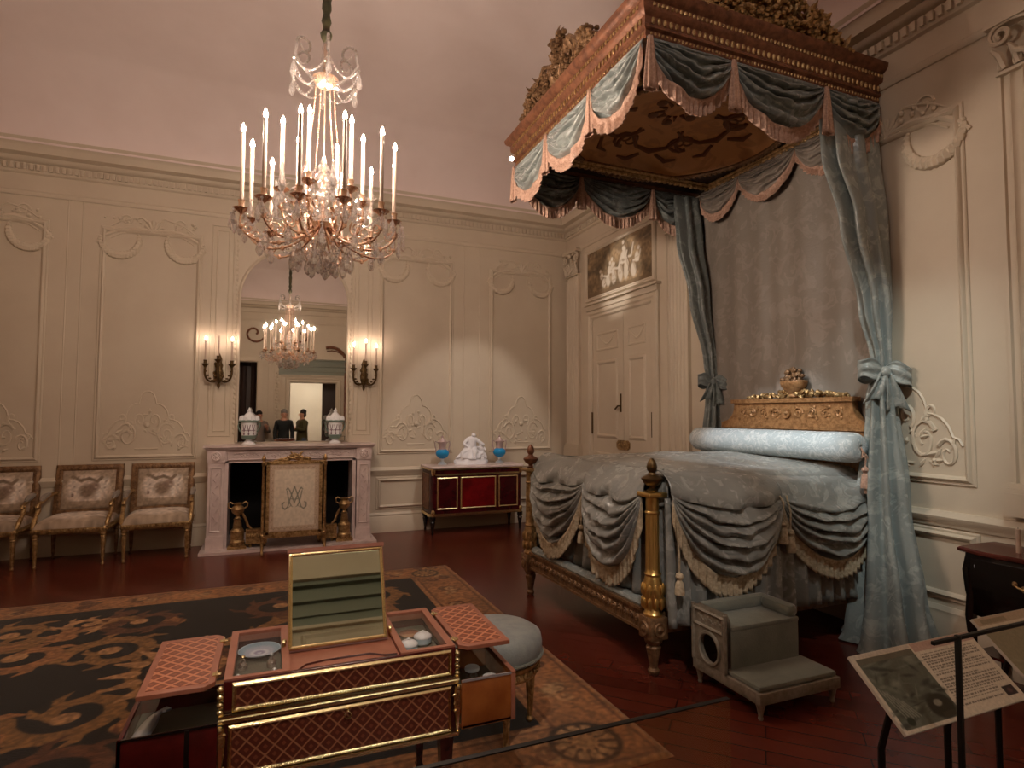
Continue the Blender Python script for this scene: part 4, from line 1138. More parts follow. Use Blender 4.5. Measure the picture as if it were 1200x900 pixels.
def armchair(loc, rz, label, grp):
    t = thing('armchair', label, 'armchair', loc, grp, rz)
    # seat rail
    mb = MB(); mb.bbox(-.33, .33, -.29, .27, .34, .41, .02)
    for k in range(22): mb.ell((-.31 + .62 * k / 21, -.292, .375), (.012, .008, .016), None, 6, 4)
    for k in range(16):
        for s in (-1, 1): mb.ell((s * .332, -.27 + .52 * k / 15, .375), (.008, .012, .016), None, 6, 4)
    mb.build('seat_rail', M['gilt'], t)
    cv = tapestry_canvas(50, 44, 5, True); mb = MB()
    def seatp(u, v):
        a, b = u * 2 - 1, v * 2 - 1
        e = max(0, (1 - a ** 6)) * max(0, (1 - b ** 6))
        return V((a * .315, -.01 + b * .275 - .015 * (1 - a * a) * (b < 0), .40 + .02 + .075 * e ** .5 + .02 * (1 - a * a) * (1 - b * b) if e > 0 else .40))
    cv.mesh(mb, seatp); mb.build('seat_cushion', M['paint'], t, smooth=70)
    # back: leaning frame
    B = Matrix.Translation((0, .25, .40)) @ Matrix.Rotation(math.radians(-9), 4, 'X')
    mp = lambda u, v, h=0: B @ V((u, -h, v))
    mb = MB(); pr = [(0, -.022), (0, .015), (.012, .026), (.048, .028), (.066, .018), (.072, -.022)]
    mb.frame(mp, -.255, .255, .115, .545, pr + [(0, -.022)])
    for k in range(18):
        mb.ell(mp(-.27 + .54 * k / 17, .568, .026), (.012, .010, .012), None, 6, 4)
        for s in (-1, 1): mb.ell(mp(s * .28, .12 + .43 * k / 17, .026), (.010, .010, .012), None, 6, 4)
    for s in (-1, 1):
        mb.tube([mp(s * .285, .0), mp(s * .285, .12)], .022, 8)
    mb.build('back_frame', M['giltdark'], t)
    cv = tapestry_canvas(60, 52, 8, False); mb = MB()
    def backp(u, v):
        a, b = u * 2 - 1, v * 2 - 1; e = max(0, 1 - a ** 4) * max(0, 1 - b ** 4)
        return mp(a * .255, .33 + b * .215, .012 + .028 * e ** .6)
    cv.mesh(mb, backp); bk = mb.build('back_upholstery', M['paint'], t, smooth=70)
    mb = MB(); mb.prism([(-.25, .12), (.25, .12), (.25, .54), (-.25, .54)], mp, -.02, .01); mb.build('back_lining', M['velvet'], t)
    for s in (-1, 1):
        mb = MB()
        p0, p1 = mp(s * .285, .30), V((s * .325, -.10, .635))
        mb.tube(bez(p0, p0 + V((s * .03, -.10, .03)), p1 + V((0, .12, .03)), p1, 10) + [p1 + V((0, -.04, -.01)), p1 + V((0, -.05, -.035))], .02, 8)
        mb.tube(bez(p1 + V((0, -.03, -.01)), (s * .33, -.05, .55), (s * .33, -.22, .52), (s * .32, -.255, .40), 10), [.018 + .006 * abs(sin(i * .6)) for i in range(11)], 8)
        arm = mb.build('arm', M['gilt'], t)
        mb = MB(); a, b = p0.lerp(p1, .3) + V((s * .02, 0, .02)), p0.lerp(p1, .92) + V((0, 0, .02)); mid = a.lerp(b, .5) + V((s * .01, 0, .018))
        mb.tube([a, a.lerp(mid, .4) + V((0, 0, .008)), mid, mid.lerp(b, .6) + V((0, 0, .006)), b], [.012, .026, .03, .026, .012], 8); mb.build('arm_pad', M['silkback'], arm)
    for sx in (-1, 1):
        for sy, r in ((-.255, 1), (.235, .9)):
            mb = MB(); mb.lathe([(.012, 0), (.018, .015), (.011, .03), (.016, .06, .2), (.025, .27, .2), (.02, .285), (.03, .295), (.022, .31), (.032, .32), (.032, .36)], (sx * .295, sy, 0), 16, flute=8)
            mb.build('leg', M['giltdark'] if r < 1 else M['gilt'], t)
    return t


GA = 'tapestry armchairs lined up along the panelled wall'
a0 = armchair((-1.165, 7.70, 0), math.radians(3), 'gilt tapestry armchair closest to the fireplace', GA)
def mirror_pts(): pass
dup(a0, (-1.92, 7.70, 0), math.radians(-2), 'gilt tapestry armchair in the middle of the row of three', GA)
dup(a0, (-2.70, 7.72, 0), math.radians(-1), 'gilt tapestry armchair cut off by the photo edge, farthest from the fireplace', GA)

# ================================================================ COMMODE AND ITS ORNAMENTS
cm = thing('commode', 'low plum and red lacquered commode with white marble top', 'commode', (0, 0, 0))
x0, x1, y0, y1 = 1.93, 3.24, 7.55, 8.02
def cham(x0, x1, y0, y1, c): return [(x0, y1), (x0, y0 + c), (x0 + c * .55, y0), (x1 - c * .55, y0), (x1, y0 + c), (x1, y1)]
zmp = lambda u, v, h: V((u, v, h))
mb = MB(); mb.prism(cham(x0, x1, y0, y1, .07), zmp, .28, .85); mb.build('body', M['lacquerdark'], cm)
mb = MB(); mb.prism(cham(x0 - .03, x1 + .03, y0 - .03, y1, .08), zmp, .868, .898); mb.build('marble_top', M['marble'], cm, bevel=.006)
mb = MB()
mb.prism(cham(x0 - .015, x1 + .015, y0 - .015, y1, .075), zmp, .85, .868); mb.prism(cham(x0 - .014, x1 + .014, y0 - .014, y1, .074), zmp, .245, .28)
mb.box(x0 + .06, x1 - .06, y0 - .008, y0, .775, .80)
mb.build('gilt_band', M['brass'], cm)
cmp_ = lambda u, v, h: V((u, y0 - h, v))
Lw = (x1 - x0 - .16); cuts = [(0, .25), (.28, .72), (.75, 1.0)]
for i, (a, b) in enumerate(cuts):
    a, b = x0 + .08 + Lw * a, x0 + .08 + Lw * b
    mb = MB(); mb.prism([(a + .02, .35), (b - .02, .35), (b - .02, .735), (a + .02, .735)], cmp_, -.004, .006); dr = mb.build('door_panel', M['lacquer'] if i == 1 else M['lacquerdark'], cm, 'bright red centre panel' if i == 1 else None)
    mb = MB(); mb.frame(cmp_, a + .02, b - .02, .35, .735, [(0, 0), (0, .012), (.008, .018), (.018, .012), (.022, 0)]); mb.build('panel_frame', M['brass'], dr)
mb = MB()
smp = lambda u, v, h: V((x0 - h, u, v))
mb.frame(smp, y0 + .12, y1 - .05, .34, .78, [(0, 0), (0, .01), (.014, .012), (.018, 0)]); mb.build('side_frame', M['giltdark'], cm)
mb = MB(); mb.prism([(y0 + .12, .34), (y1 - .05, .34), (y1 - .05, .78), (y0 + .12, .78)], smp, -.002, .004); mb.build('side_panel', M['giltwood'], cm)
for xx, yy in ((x0 + .035, y0 + .03), (x1 - .035, y0 + .03), (x0 + .035, y1 - .04), (x1 - .035, y1 - .04)):
    mb = MB(); mb.lathe([(.012, 0), (.018, .02), (.014, .04), (.03, .15), (.036, .17), (.026, .185), (.04, .20), (.04, .245)], (xx, yy, 0), 12); mb.build('leg', M['darkwood'], cm)
    if yy < y0 + .1:
        mb = MB(); mb.lathe([(.022, .28), (.028, .30), (.018, .33)], (xx, yy - .02, 0), 10); mb.build('corner_mount', M['brass'], cm); mb = MB(); mb.lathe([(.018, .78), (.026, .80), (.03, .84), (.03, .85)], (xx, yy - .02, 0), 10); mb.build('corner_mount', M['brass'], cm)

def blue_vase(loc, label):
    t = thing('covered_vase', label, 'vase', loc, 'pair of turquoise vases on the commode')
    mb = MB(); mb.lathe([(.0, 0), (.06, 0), (.06, .015), (.045, .03), (.022, .045), (.02, .07), (.03, .085)], (0, 0, 0), 20); mb.build('foot', M['silver'], t)
    mb = MB(); mb.lathe([(.03, .085), (.06, .10), (.085, .13), (.093, .16), (.085, .185), (.06, .205), (.05, .21)], (0, 0, 0), 24); mb.build('body', M['turq'], t)
    mb = MB(); mb.lathe([(.05, .205), (.045, .23), (.05, .27), (.062, .30), (.066, .31), (.05, .325), (.04, .345), (.02, .355), (.012, .37), (.018, .38), (.0, .40)], (0, 0, 0), 20); mb.build('neck_and_lid', M['roseporc'], t, 'silvery rose neck and lid')
    for s in (-1, 1):
        mb = MB(); mb.tube([(s * .06, 0, .30), (s * .10, 0, .32), (s * .105, 0, .27), (s * .09, 0, .21), (s * .088, 0, .17)], .008, 6); mb.build('handle', M['roseporc'], t)
blue_vase((2.15, 7.80, .8985), 'turquoise covered vase at the commode end nearest the fireplace')
blue_vase((2.99, 7.82, .8985), 'turquoise covered vase on the commode nearest the bed')


def skin_obj(name, joints, edges, mat, parent=None, sub=2, label=None, root=0):
    """joints: [(x,y,z,r or (rx,ry))]; one continuous skinned surface, baked"""
    me = bpy.data.meshes.new(name); me.from_pydata([j[:3] for j in joints], edges, [])
    o = bpy.data.objects.new(name, me); col.objects.link(o)
    md = o.modifiers.new('skin', 'SKIN'); md.use_smooth_shade = True
    sl = me.skin_vertices[0].data
    for i, j in enumerate(joints):
        r = j[3]; sl[i].radius = r if hasattr(r, '__len__') else (r, r); sl[i].use_root = (i == root)
    s = o.modifiers.new('sub', 'SUBSURF'); s.levels = sub; s.render_levels = sub
    dg = bpy.context.evaluated_depsgraph_get(); dg.update()
    m2 = bpy.data.meshes.new_from_object(o.evaluated_get(dg))
    o.modifiers.clear(); o.data = m2; bpy.data.meshes.remove(me)
    m2.materials.clear(); m2.materials.append(mat)
    m2.polygons.foreach_set('use_smooth', [True] * len(m2.polygons))
    if parent is not None: o.parent = parent
    if label: o['label'] = label
    return o

fg = thing('figure_group', 'white biscuit porcelain figure group between two turquoise vases', 'sculpture', (2.56, 7.80, .8985))
mb = MB(); ring = []
for z, r in ((0, 1), (.03, 1.02), (.05, .95), (.09, .86), (.12, .7), (.14, .45)):
    q = []
    for k in range(24):
        a = 2 * PI * k / 24; n = 1 + .10 * sin(k * 2.3 + z * 40) * (z > .04); q.append(V((.24 * r * n * cos(a), .13 * r * n * sin(a), z)))
    ring.append(q)
mb.loft(ring); mb.build('rocky_base', M['biscuit'], fg)
skin_obj('seated_figure', [(-.02, 0, .17, .07), (-.01, -.01, .25, .055), (.0, -.015, .33, .06), (.015, -.03, .375, .026), (.035, -.05, .425, .046), (-.08, -.04, .19, .05), (-.15, -.07, .17, .034), (-.15, -.08, .09, .024), (.06, -.05, .19, .048), (.02, -.11, .18, .034), (.02, -.12, .09, .024),
                           (-.06, -.02, .34, .03), (-.12, -.04, .28, .024), (-.07, -.09, .24, .018), (.065, -.03, .34, .03), (.13, -.05, .29, .024), (.17, -.08, .26, .018), (-.15, -.11, .075, .014), (.02, -.15, .075, .014)],
         [(0, 1), (1, 2), (2, 3), (3, 4), (0, 5), (5, 6), (6, 7), (0, 8), (8, 9), (9, 10), (2, 11), (11, 12), (12, 13), (2, 14), (14, 15), (15, 16), (7, 17), (10, 18)], M['biscuit'], fg)
skin_obj('kneeling_child', [(.15, -.02, .15, .045), (.145, -.025, .21, .04), (.135, -.03, .26, .02), (.12, -.04, .295, .038), (.11, -.06, .14, .03), (.10, -.08, .09, .02), (.19, -.04, .12, .03), (.20, -.06, .07, .02), (.10, -.05, .23, .018), (.06, -.07, .24, .013), (.18, -.04, .22, .018), (.19, -.08, .19, .013)],
         [(0, 1), (1, 2), (2, 3), (0, 4), (4, 5), (0, 6), (6, 7), (1, 8), (8, 9), (1, 10), (10, 11)], M['biscuit'], fg)
mb = MB()
def drap(u, v):
    a = lerp(-2.9, .2, u); r = .065 + .055 * v + .014 * sin(u * 34) * v
    return V((-.02 + r * 1.35 * cos(a) * (1 + .3 * v), -.01 + r * .95 * sin(a), .225 - .14 * v + .012 * sin(u * 11)))
mb.grid(drap, 44, 10); mb.build('drapery', M['biscuit'], fg, solid=.008, smooth=80)

# ================================================================ STOOL
st = thing('stool', 'round blue-grey upholstered stool with gilt legs behind the writing table', 'stool', (1.07, 2.86, .012))
mb = MB(); mb.lathe([(.0, .36), (.225, .365), (.24, .38), (.243, .44), (.235, .475), (.20, .497), (.10, .507), (0, .509)], (0, 0, 0), 40); mb.build('seat_cushion', M['stoolfab'], st, smooth=60)
mb = MB(); mb.tube([(.243 * cos(a), .243 * sin(a), .385) for a in [2 * PI * k / 40 for k in range(40)]], .008, 6, closed=True); mb.build('piping', M['velvet'], st)
mb = MB(); mb.lathe([(.20, .29), (.222, .295), (.23, .31), (.222, .335), (.232, .35), (.236, .365), (.20, .365)], (0, 0, 0), 40)
for k in range(36):
    a = 2 * PI * k / 36; mb.ell((.226 * cos(a), .226 * sin(a), .323), (.012, .012, .018), None, 6, 4)
mb.build('seat_rail', M['gilt'], st)
for k in range(4):
    a = PI / 2 * k - .05; c = (.195 * cos(a), .195 * sin(a), 0)
    mb = MB(); mb.lathe([(.010, 0), (.02, .015), (.012, .03), (.015, .05, .2), (.027, .24, .2), (.02, .255), (.033, .27), (.033, .295)], c, 16, flute=8)
    mb.ell((c[0] * 1.13, c[1] * 1.13, .29), (.03, .03, .03)); mb.build('leg', M['gilt'], st)
# ================================================================ DRAPERY HELPERS
from mathutils import noise
M['liningfig'] = pbr('brown_woven_figure', (.46, .29, .16), .6)
def sgn(x, p): return math.copysign(abs(x) ** p, x)


def swag_fn(A, B, drop, nrm, d_end=.10, bulge=.07, folds=5, amp=.018, seed=0, roll=0):
    A, B, nrm = V(A), V(B), V(nrm); ph = seed * 1.7
    def fn(u, v):
        pr = max(0, 4 * u * (1 - u)) ** .72
        L = d_end + (drop - d_end) * pr
        vv = v + .035 * sin(v * 9 + u * 6 + ph) * pr * (1 - v)
        edge = min(1, 7 * min(u, 1 - u) + .15)
        n1 = noise.noise((u * 2.6 + ph, v * 1.3, ph)); n2 = noise.noise((u * 6.0, v * 4.0, ph + 5))
        q = folds * v ** .85 + .55 * n1 + .22 * n2 + .15 * sin(u * 4.2 + ph)
        f = .8 * sgn(sin(2 * PI * q), .7) + .5 * sin(2 * PI * 1.63 * q + ph) * (.5 + n1) + .45 * noise.noise((u * 9 + ph, v * 16, 3))
        o = bulge * sin(PI * min(1, .84 * v + .02)) * (.25 + .75 * pr) + amp * f * edge * (.35 + .65 * pr) * min(1, v * 4 + .1) + .005 * sin(u * 31 + v * 17 + ph) * pr * min(1, v * 4)
        zz = -L * (v + (vv - v) * min(1, v * 5)) - .012 * f * pr * min(1, v * 4)
        k = max(0, 1 - v / .13) if roll else 0
        return A.lerp(B, u) + nrm * (o - roll * k) + V((0, 0, zz + roll * .85 * math.sqrt(max(0, k * (2 - k)))))
    return fn


def fringe_mb(edge, nrm, L, n, heading=.025, asp=7):
    """edge(u)->point along the hem"""
    mb = MB(); nrm = V(nrm)
    nu = n * 4
    def fn(u, v):
        p = edge(u); k = u * n
        o = .006 + .011 * sin(2 * PI * k) * (v > .25) + (.010 if v < .25 else 0)
        return p + nrm * o + V((0, 0, .012 - (L + .008 * sin(2 * PI * k)) * v))
    mb.grid(fn, nu, asp)
    return mb


def tassel(mb, p, L=.14, r=.022):
    mb.lathe([(.004, 0), (.006, -.02), (r * .8, -.028), (r, -.045), (r * .6, -.062), (r * .5, -.066), (r * .9, -.08), (r * 1.25, -L * .9), (r * 1.2, -L), (0, -L)], p, 12, flute=12)


# ================================================================ BED
BX0, BX1, BY0, BY1 = 2.20, 4.05, 3.06, 4.83
bed = thing('bed', 'grand gilded bed with urn-topped posts under the draped canopy', 'bed')
def post(x, y, tall):
    mb = MB()
    mb.lathe([(.022, 0), (.034, .015), (.036, .03), (.024, .045), (.026, .06, .12), (.05, .17, .12), (.036, .185), (.052, .20), (.056, .215), (.05, .228)], (x, y, 0), 24, flute=10)
    lg = mb.build('leg', M['giltdark'], bed)
    mb = MB(); mb.bbox(x - .065, x + .065, y - .065, y + .065, .225, .36, .008)
    for s, t in ((-1, 0), (0, -1)):
        mb.lathe([(.045, 0), (.04, .012), (.025, .008), (.012, .02), (0, .022)], (0, 0, 0), 14, Matrix.Translation((x + s * .065, y + t * .065, .29)) @ (Matrix.Rotation(-PI / 2, 4, 'Y') if s else Matrix.Rotation(PI / 2, 4, 'X')))
    mb.build('post_block', M['giltdark'], bed)
    mb = MB()
    mb.lathe([(.055, .36), (.06, .375), (.05, .39), (.045, .41), (.062, .45), (.066, .50), (.058, .56), (.048, .60), (.054, .615), (.045, .63), (.046, .65, .13), (.042, .98, .13), (.05, .99), (.04, 1.0), (.042, 1.08), (.055, 1.09)], (x, y, 0), 40, flute=14)
    for k in range(10):
        a = 2 * PI * k / 10
        for z in (.44, .52): mb.ell((x + .062 * cos(a), y + .062 * sin(a), z), (.016, .016, .04), None, 6, 4)
    mb.bbox(x - .068, x + .068, y - .068, y + .068, 1.085, 1.115, .006)
    mb.build('post', M['postgilt'] if tall else M['gilt'], bed)
    mb = MB(); mb.lathe([(.03, 1.115), (.035, 1.125), (.02, 1.135), (.02, 1.145), (.05, 1.165), (.066, 1.19), (.066, 1.20), (.05, 1.212), (.026, 1.222), (.02, 1.235), (.03, 1.25), (.034, 1.27), (.026, 1.30), (.012, 1.32), (0, 1.325)], (x, y, 0), 20)
    mb.build('urn_finial', M['bronze'] if tall else M['giltwood'], bed)
post(2.20, 3.085, True); post(2.145, 4.825, False)
mb = MB()
fd = (V((2.145, 4.825, 0)) - V((2.20, 3.085, 0))).normalized(); fn_ = V((-fd.y, fd.x, 0))      # fn_ points away from the bed (-x)
fn_ = -fn_ if fn_.x > 0 else fn_
F0 = V((2.20, 3.15, 0)); FL = 1.61
def fmp(u, v, h): return F0 + fd * u + V((0, 0, v)) + fn_ * h
mb.prism([(0, .25), (FL, .25), (FL, .385), (0, .385)], fmp, -.05, .035)
mb.prism([(0, .372), (FL, .372), (FL, .39), (0, .39)], fmp, -.05, .05); mb.prism([(0, .245), (FL, .245), (FL, .262), (0, .262)], fmp, -.05, .045)
for k in range(24):
    u = .05 + (FL - .1) * k / 23
    mb.lathe([(.026, 0), (.02, .008), (.008, .006), (.006, .014), (0, .015)], (0, 0, 0), 10, Matrix.Translation(fmp(u, .317, .035)) @ fn_.to_track_quat('Z', 'Y').to_matrix().to_4x4())
    if k < 23: mb.ell(fmp(u + .032, .317, .036), (.007, .009, .032), None, 6, 4)
mb.build('foot_rail', M['giltdark'], bed)
mb = MB(); pts = [fmp(.02 + (FL - .04) * k / 12, .405, -.005) for k in range(13)]; mb.tube(pts, .042, 10, flat=.75); mb.build('padded_rail_cover', M['silk'], bed)
for y in (BY0 + .02, BY1 - .02):
    mb = MB(); mb.bbox(2.26, 4.1, y - .03, y + .03, .25, .38, .006); mb.build('side_rail', M['giltdark'], bed)
mb = MB(); mb.bbox(2.25, 4.03, BY0 + .06, BY1 - .06, .36, 1.15, .06); mb.build('mattress', M['silkcov'], bed)
for y in (BY0 + .05, BY1 - .05):
    mb = MB(); mb.lathe([(.03, 0), (.05, .17), (.05, .25), (.045, 1.3)], (4.08, y, 0), 12); mb.build('head_post', M['giltdark'], bed)
# headboard
HC, HW = 3.74, .75
hmp = lambda u, v, h: V((4.10 - h, HC + u, v))
pol = [(-HW, .5), (HW, .5), (HW, 1.52)] + [(HW - .13 + .13 * (1 - sin(a)) , 1.52 + .17 * (1 - cos(a))) for a in [PI / 2 * k / 8 for k in range(1, 9)]]
pol = [(-HW, .5), (HW, .5), (HW, 1.535)] + [(HW - .14 * sin(a), 1.535 + .155 * (1 - cos(a))) for a in [PI / 2 * k / 8 for k in range(1, 9)]] + [(HW - .14, 1.72), (-HW + .14, 1.72)] + [(-HW + .14 * sin(a), 1.535 + .155 * (1 - cos(a))) for a in [PI / 2 * k / 8 for k in range(8, 0, -1)]] + [(-HW, 1.535)]
mb = MB(); mb.prism(pol, hmp, 0, .06)
mb.prism([(-HW + .12, 1.70), (HW - .12, 1.70), (HW - .12, 1.735), (-HW + .12, 1.735)], hmp, -.01, .085)
mb.prism([(-HW - .01, 1.475), (HW + .01, 1.475), (HW + .01, 1.525), (-HW - .01, 1.525)], hmp, -.005, .08)
hb = mb.build('headboard', M['headgilt'], bed)
mb = MB()
for s in (-1, 1):
    for c, R, a0, t in ((.12, .05, 0, 1.4), (.25, .045, 2, -1.4), (.38, .04, 1, 1.3), (.5, .03, 3, -1.2)):
        mb.tube([hmp(s * (c + x), 1.61 + y, .062) for x, y in spiral(0, 0, R, .012, a0, t, 18)], .009, 5)
    for k in range(14): mb.ell(hmp(s * rnd.uniform(.03, .55), 1.61 + rnd.uniform(-.05, .05), .062), (.01, .018, .014), None, 6, 4)
mb.lathe([(.05, 0), (.045, .015), (.02, .01), (0, .03)], (0, 0, 0), 14, Matrix.Translation(hmp(0, 1.61, .06)) @ Matrix.Rotation(-PI / 2, 4, 'Y'))
mb.build('carved_scrollwork', M['headgilt'], hb)
mb = MB()
yc = 3.67
for k in range(150):
    t = rnd.uniform(-1, 1); y = yc + t * .50; z = 1.745 + rnd.uniform(0, .06) * (1.1 - abs(t))
    mb.ell((4.055 + rnd.uniform(-.035, .03), y, z), (rnd.uniform(.012, .024), rnd.uniform(.014, .03), rnd.uniform(.010, .02)), Matrix.Rotation(rnd.uniform(0, 3), 4, 'X'), 6, 4)
mb.build('flower_garland', M['gilt'], hb)
mb = MB(); mb.lathe([(.05, 1.74), (.065, 1.75), (.05, 1.77), (.075, 1.79), (.12, 1.84), (.13, 1.87), (.125, 1.88), (.10, 1.86), (0, 1.85)], (4.05, yc, 0), 20, sx=.6); bk_ = mb.build('basket', M['headgilt'], hb)
mb = MB()
for k in range(60):
    a = rnd.uniform(0, 6.28); r = rnd.uniform(0, .11); z = 1.88 + (1 - (r / .12) ** 2) * rnd.uniform(0, .11)
    mb.ell((4.05 + r * .5 * cos(a), yc + r * sin(a), z), (.02, .026, .02), Matrix.Rotation(rnd.uniform(0, 3), 4, 'X'), 6, 4)
mb.build('carved_flowers', M['giltdark'], bk_)

# ---- bedspread
bs = thing('bedspread', 'grey-green damask bedspread with fringed swags covering the bed', 'bedspread')
X0, X1, Y0, Y1 = 2.17, 4.06, 2.985, 4.90
mb = MB()
def topf(u, v):
    a, b = u * 2 - 1, v * 2 - 1
    def edge(t):
        d = 1 - abs(t); return 0 if d > .14 else 1 - math.sqrt(max(0, 1 - ((.14 - d) / .14) ** 2))
    ez = min(1, edge(b) + (edge(a) if a < 0 else 0))
    x, y = lerp(X0 + .06, X1, u), lerp(Y0 + .06, Y1 - .06, v)
    z = 1.185 + .085 * (1 - abs(a * .8) ** 3) * (1 - b * b) - .16 * ez
    z += .008 * sin(x * 9 + y * 4) * sin(y * 7 - x * 3) + .004 * sin(x * 23 + y * 11)
    return V((x, y, z))
mb.grid(topf, 60, 60); mb.build('top_cover', M['silkcov'], bs, solid=.01, smooth=80)
near = [(2.24, 1.10), (3.15, 1.055), (4.03, 1.03)]
def bed_swag(A, B, nrm, drop, seed, folds=6):
    f = swag_fn(A, B, drop, nrm, .06, .10, folds, .036, seed, .15)
    mb = MB(); mb.grid(f, 72, 72); sw = mb.build('swag', M['silkcov'], bs, solid=.006, smooth=80)
    n = int((V(A) - V(B)).length * 24)
    fringe_mb(lambda u: f(u, 1), nrm, .13, n).build('fringe', M['tasselgold'], sw, 'gold-tan tasselled fringe', solid=.004, smooth=80)
ny = (0, -1, 0); nx = (-1, 0, 0)
bed_swag((2.26, Y0, 1.12), (3.15, Y0, 1.055), ny, .53, 1, 7); bed_swag((3.15, Y0, 1.055), (4.04, Y0, 1.03), ny, .44, 2, 6)
bed_swag((X0, 4.80, 1.12), (X0, 3.87, 1.10), nx, .55, 3, 7); bed_swag((X0, 3.87, 1.10), (X0, 3.12, 1.12), nx, .56, 4, 7)
bed_swag((2.26, Y1, 1.10), (3.15, Y1, 1.06), (0, 1, 0), .53, 5, 6); bed_swag((3.15, Y1, 1.06), (4.04, Y1, 1.03), (0, 1, 0), .44, 6, 6)
def skirt(A, B, nrm, z0, z1, n, seed):
    A, B, nrm = V(A), V(B), V(nrm); mb = MB()
    def fn(u, v):
        k = sin(2 * PI * u * n + seed + .6 * sin(u * 9)); o = (.012 + .02 * v) * sgn(k, .8) + .03 * v
        return A.lerp(B, u) + nrm * o + V((0, 0, lerp(z1, z0, v) + .006 * k * v))
    mb.grid(fn, n * 10, 16); mb.build('skirt', M['silkcov'], bs, solid=.005, smooth=80)
skirt((2.24, 3.015, 0), (4.05, 3.03, 0), ny, .305, 1.08, 15, 0); skirt((2.215, 3.17, 0), (2.285, 3.035, 0), (-.7, -.7, 0), .40, 1.17, 2, 1); skirt((2.285, 4.86, 0), (2.215, 4.74, 0), (-.7, .7, 0), .40, 1.17, 2, 1); skirt((2.24, 4.77, 0), (2.25, 3.13, 0), nx, .44, 1.08, 12, 2); skirt((2.24, 4.87, 0), (4.05, 4.87, 0), (0, 1, 0), .31, 1.08, 15, 1)
for p, L in (((3.135, 2.945, .92), .17), ((3.19, 2.94, .86), .17), ((2.30, 2.955, .66), .15)):
    mb = MB(); mb.tube([(p[0] - .01, p[1] + .02, 1.06), (p[0] - .008, p[1] - .01, p[2] + .1), p], .006, 6); tassel(mb, p, L, .026); mb.build('tassel', M['tasselgold'], bs, 'gold-tan hanging tassel')
for y in (3.87,):
    mb = MB(); p = (X0 - .04, y, .80); mb.tube([(X0, y, 1.09), (X0 - .03, y, .95), p], .006, 6); tassel(mb, p, .15, .024); mb.build('tassel', M['tasselgold'], bs, 'gold-tan hanging tassel')

bo = thing('bolster', 'long pale blue damask bolster at the head of the bed', 'bolster', (0, 0, 0))
mb = MB(); by0, by1, bx, bz, br_ = 2.93, 4.68, 3.86, 1.362, .108
prof = [(0, -.0), (.012, .012), (.02, -.002), (.05, .004), (.09, .012), (br_, .045), (br_ * 1.02, .10)] + [(br_ * (1.02 + .012 * sin(k * 2.1)), .1 + (by1 - by0 - .2) * k / 14) for k in range(1, 14)] + [(br_ * 1.02, by1 - by0 - .10), (br_, by1 - by0 - .045), (.09, by1 - by0 - .012), (.05, by1 - by0 - .004), (.012, by1 - by0), (0, by1 - by0)]
mb.lathe(prof, (0, 0, 0), 32, Matrix.Translation((bx, by0, bz)) @ Matrix.Rotation(-PI / 2, 4, 'X'))
mb.build('cover', M['bolsilk'], bo, smooth=80)
mb = MB(); mb.tube([(bx, by0, bz), (bx - .02, by0 - .03, bz - .02), (bx - .03, by0 - .03, bz - .06), (bx + .01, by0 - .03, bz - .05), (bx + .02, by0 - .015, bz - .11)], .007, 6); tassel(mb, (bx + .02, by0 - .015, bz - .11), .17, .028); tassel(mb, (bx + .055, by0 - .01, bz - .17), .15, .026)
mb.tube([(bx, by0, bz), (bx + .05, by0 - .02, bz - .08), (bx + .055, by0 - .01, bz - .17)], .006, 6)
mb.build('cord_and_tassels', M['fringe'], bo)

# ================================================================ CANOPY
cn = thing('bed_canopy', 'towering gilded canopy with fringed swags and tied curtains over the bed', 'canopy')
TX, TY0, TY1, TZ0, TZ1 = 2.10, 2.965, 5.05, 3.95, 4.22
path = [(XR - .005, TY1), (TX, TY1), (TX, TY0), (XR - .005, TY0)]
# outward is left of travel here -> reverse so 'right of travel' is outward
path = path[::-1]
path = [(XR - .005, TY0), (TX, TY0), (TX, TY1), (XR - .005, TY1)]
sgnp = -1
def csweep(mb, prof): mb.sweep(path[::-1] if sgnp < 0 else path, prof)
mb = MB(); csweep(mb, [(-.10, 3.94), (.0, 3.94), (.012, 3.95), (.012, 3.985), (.03, 3.995), (.03, 4.01), (.022, 4.02), (.022, 4.07), (.045, 4.09), (.05, 4.11), (.05, 4.15), (.075, 4.165), (.09, 4.185), (.095, 4.215), (.08, 4.225), (-.10, 4.225)])
mb.box(TX + .05, XR - .005, TY0 + .05, TY1 - .05, 4.20, 4.222)
cor = mb.build('cornice', M['giltwood'], cn)
mb = MB()
def row(z, o, step, r):
    for (a, b) in ((path[0], path[1]), (path[1], path[2]), (path[2], path[3])):
        A, B = V((*a, 0)), V((*b, 0)); d = (B - A); L = d.length; d.normalize(); nn = V((-d.y, d.x, 0))
        c0 = V((3.1, 4.0, 0)); nn = nn if (A - c0).dot(nn) > 0 else -nn
        mb = MB()
        for k in range(int(L / step)): mb.ell(A + d * (step * (k + .5)) + nn * o + V((0, 0, z)), r if abs(d.x) > .5 else (r[1], r[0], r[2]), None, 6, 4)
        mb.build('bead_moulding', M['gilt'], cor)
row(4.045, .024, .045, (.014, .012, .024)); row(4.13, .05, .034, (.013, .011, .016)); row(3.967, .013, .03, (.009, .008, .012))

